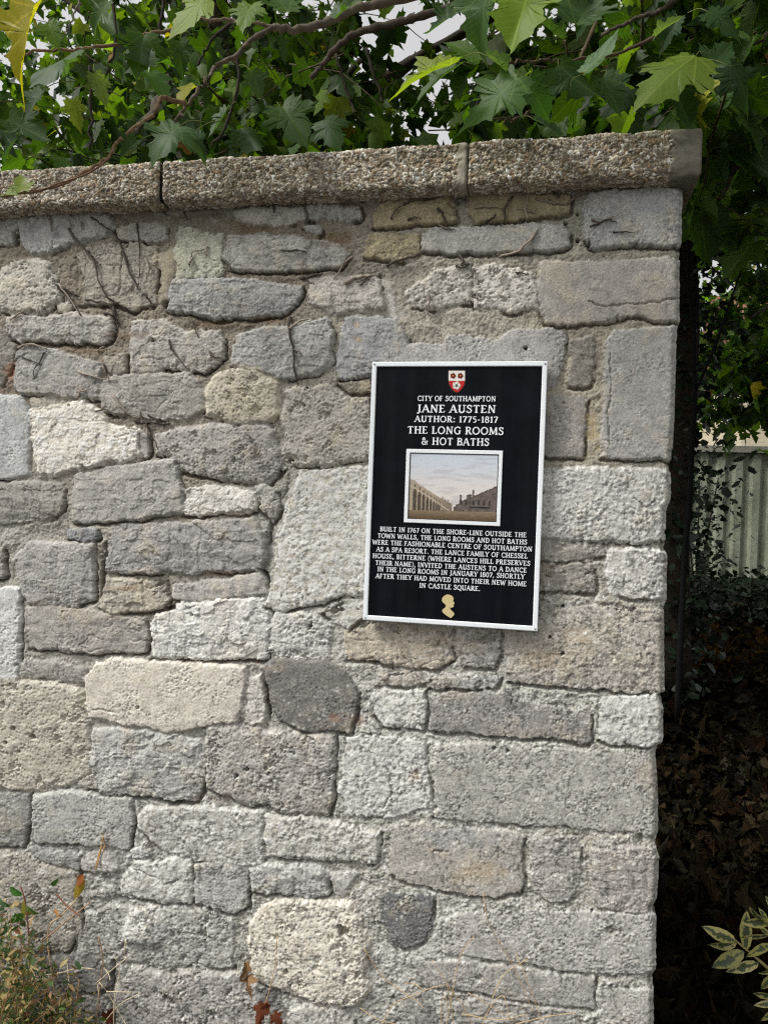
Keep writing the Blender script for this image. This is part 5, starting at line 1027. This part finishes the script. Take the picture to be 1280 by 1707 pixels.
deadleaf('small rust red dead leaf at the lower left of the wall', [((178, 1700), (192, 1676), (112, 62, 48), .6)], [(178, 1702), (182, 1690)])
# withered creeper stems still clinging to the upper wall
def creeper(label, segs, seed):
    P0 = np.mean([p for s_ in segs for p in s_], 0); t = thing('dead_creeper', label, 'dead creeper', tuple(wall_pt(*P0)), 'withered creeper stems clinging to the wall'); r_ = np.random.default_rng(seed)
    for s_ in segs:
        m = MB(); n = 10; q = spline([surf(x+r_.normal()*1.2, y+r_.normal()*1.2, .0012+.003*r_.random()**3) for x, y in s_], n); q = q+r_.normal(size=q.shape)*[.0011, .0004, .0011]-np.array([0, 1, 0])*(.0045*r_.random()*np.sin(np.linspace(0, np.pi, n)))[:, None]
        c_s = lin((112, 104, 94))*(r_.uniform(.3, .65) if r_.random() < .6 else r_.uniform(1.1, 2.4)); L = np.hypot(s_[0][0]-s_[-1][0], s_[0][1]-s_[-1][1]); m.tube(q, np.linspace(1, .4, n)*(1+.25*r_.normal(size=n).clip(-1.5, 1.5))*(.0029 if L > 40 else .0024)*r_.uniform(.75, 1.5), 5, c_s); m.build('stem', M_twig, t)
CR = [
 ('short dead creeper stems on the top left stone under the coping', [[(83, 352), (85, 370), (88, 385)], [(118, 365), (122, 385)], [(50, 358), (80, 354), (110, 353)], [(140, 372), (136, 384)]]),
 ('long dead creeper strand running down beside the fractured stone', [[(118, 385), (130, 405), (148, 423), (160, 445), (168, 470), (178, 490), (190, 505)], [(155, 362), (175, 378), (190, 388)], [(190, 388), (198, 405), (208, 430), (216, 450), (226, 470), (231, 482)], [(231, 370), (232, 420), (230, 482)], [(240, 430), (250, 450), (243, 465)], [(240, 490), (252, 505)]]),
 ('knot of dead creeper beside the round pale stone', [[(92, 470), (110, 490), (125, 510), (137, 526)], [(100, 475), (118, 500), (134, 525)], [(105, 480), (120, 487), (128, 492)]]),
 ('dead creeper twigs in the joint below the fractured stone', [[(140, 500), (160, 500), (175, 505), (185, 515), (190, 530), (195, 540)], [(172, 522), (188, 525), (192, 526)], [(186, 510), (192, 525), (195, 542)], [(20, 534), (35, 525), (48, 518)]]),
 ('crossed dead creeper twigs on the grey stone at the left', [[(30, 580), (45, 575), (60, 577), (80, 580)], [(75, 588), (68, 600), (62, 615), (60, 628)], [(40, 598), (58, 603), (75, 607)], [(160, 584), (170, 580), (180, 579)]]),
 ('dead creeper twigs meeting in the joint right of the grey stone', [[(132, 617), (150, 626), (172, 631), (195, 632)], [(171, 606), (178, 622), (183, 637)], [(130, 665), (137, 655), (142, 648)], [(132, 653), (145, 654), (156, 649)]]),
 ('dark dead creeper bundle above the pale irregular stone', [[(160, 686), (172, 682), (190, 690), (215, 692)], [(190, 655), (205, 680), (222, 694), (232, 697)], [(232, 685), (236, 700), (246, 716), (256, 730), (262, 748)], [(238, 700), (250, 715), (258, 738)], [(215, 714), (225, 716), (232, 717)], [(225, 702), (250, 704), (280, 706)], [(245, 690), (262, 700), (272, 710)]]),
 ('hanging dead creeper below the coping joint', [[(266, 320), (268, 335), (270, 350), (280, 356)], [(268, 330), (262, 345), (258, 350)], [(298, 345), (315, 335), (330, 334)], [(305, 352), (310, 362)]]),
 ('hooked dead creeper stems on the greenish stone', [[(311, 442), (320, 435), (325, 420), (338, 417)], [(344, 410), (345, 420), (342, 426)], [(322, 430), (320, 440)]]),
 ('dead creeper strand crossing the long grey stone', [[(508, 322), (510, 345), (513, 360), (509, 375)], [(520, 398), (516, 410), (513, 420)], [(468, 420), (490, 421), (512, 420)], [(510, 432), (505, 445), (502, 460)], [(488, 326), (505, 325), (530, 324), (555, 322)], [(380, 438), (384, 448), (388, 455)]]),
 ('dead creeper twigs above the pale wedge stone', [[(586, 426), (575, 440), (560, 458), (556, 465)], [(570, 470), (590, 463), (610, 458), (632, 460)], [(596, 472), (605, 465), (618, 460), (628, 448)], [(600, 476), (608, 468), (616, 464)], [(500, 465), (520, 460), (540, 453)]]),
 ('forked dead creeper stem down the grey stone left of the plaque', [[(483, 530), (486, 555), (491, 585), (494, 610), (498, 640)], [(486, 548), (498, 537), (512, 532), (520, 534)], [(492, 580), (500, 588), (505, 594)], [(405, 543), (414, 541), (422, 542)]]),
 ('dead creeper twigs on the yellow stones under the coping', [[(652, 363), (664, 350), (678, 340)], [(730, 348), (738, 362), (747, 378)], [(733, 376), (745, 382), (757, 382)], [(679, 367), (692, 364), (700, 365)], [(730, 322), (755, 324), (790, 318)], [(670, 340), (690, 335), (710, 332)], [(645, 442), (665, 437), (690, 428), (710, 422)]]),
 ('dead creeper stems crossing the right hand yellow stone', [[(853, 327), (845, 345), (838, 362), (833, 380)], [(790, 345), (815, 345), (838, 347)], [(880, 318), (876, 345), (878, 366)], [(862, 348), (880, 352), (896, 355)], [(812, 373), (822, 364), (828, 357)], [(850, 308), (865, 316), (878, 322)]]),
 ('branched dead creeper under the coping near the corner', [[(893, 330), (910, 334), (930, 340), (945, 341)], [(945, 340), (960, 330), (975, 322), (984, 314)], [(912, 326), (922, 336), (936, 341)], [(1010, 305), (1025, 300), (1042, 295)], [(920, 318), (930, 330)]]),
 ('dark dead creeper hook below the long smooth stone', [[(895, 384), (884, 400), (872, 412), (864, 420), (845, 424), (832, 428)], [(866, 418), (850, 422), (828, 424)], [(765, 425), (770, 435), (768, 445), (782, 437)], [(762, 443), (772, 447), (782, 440)]]),
 ('small dead creeper forks on the twin pitted stones', [[(842, 452), (838, 462), (832, 470)], [(858, 455), (872, 454), (882, 458)], [(790, 450), (785, 460), (783, 465)], [(716, 490), (715, 510), (712, 522)]]),
 ('dead creeper twig lying on the smooth corner stone', [[(982, 377), (995, 375), (1010, 368), (1020, 372), (1026, 374)], [(986, 367), (1000, 372)], [(1022, 387), (1040, 389), (1058, 390)], [(1012, 368), (1022, 360)]]),
 ('scattered dead creeper bits on the cement band between the coping joints', [[(400, 342), (415, 336), (430, 338)], [(600, 335), (612, 330), (640, 326)], [(330, 345), (345, 338), (352, 336)], [(452, 340), (458, 348), (455, 356)], [(560, 330), (575, 333), (590, 331)], [(690, 328), (700, 322), (720, 320)], [(770, 302), (790, 304), (812, 300)], [(850, 303), (862, 312), (870, 320)]]),
 ('fine dead creeper traces on the broad grey stone', [[(286, 565), (288, 580), (292, 590)], [(292, 588), (300, 600), (312, 615)], [(350, 587), (358, 595), (366, 598)], [(320, 535), (326, 550), (334, 562)]]),
]
for k, (lab, sg_) in enumerate(CR): creeper(lab, sg_, 100+k)
#@REST<
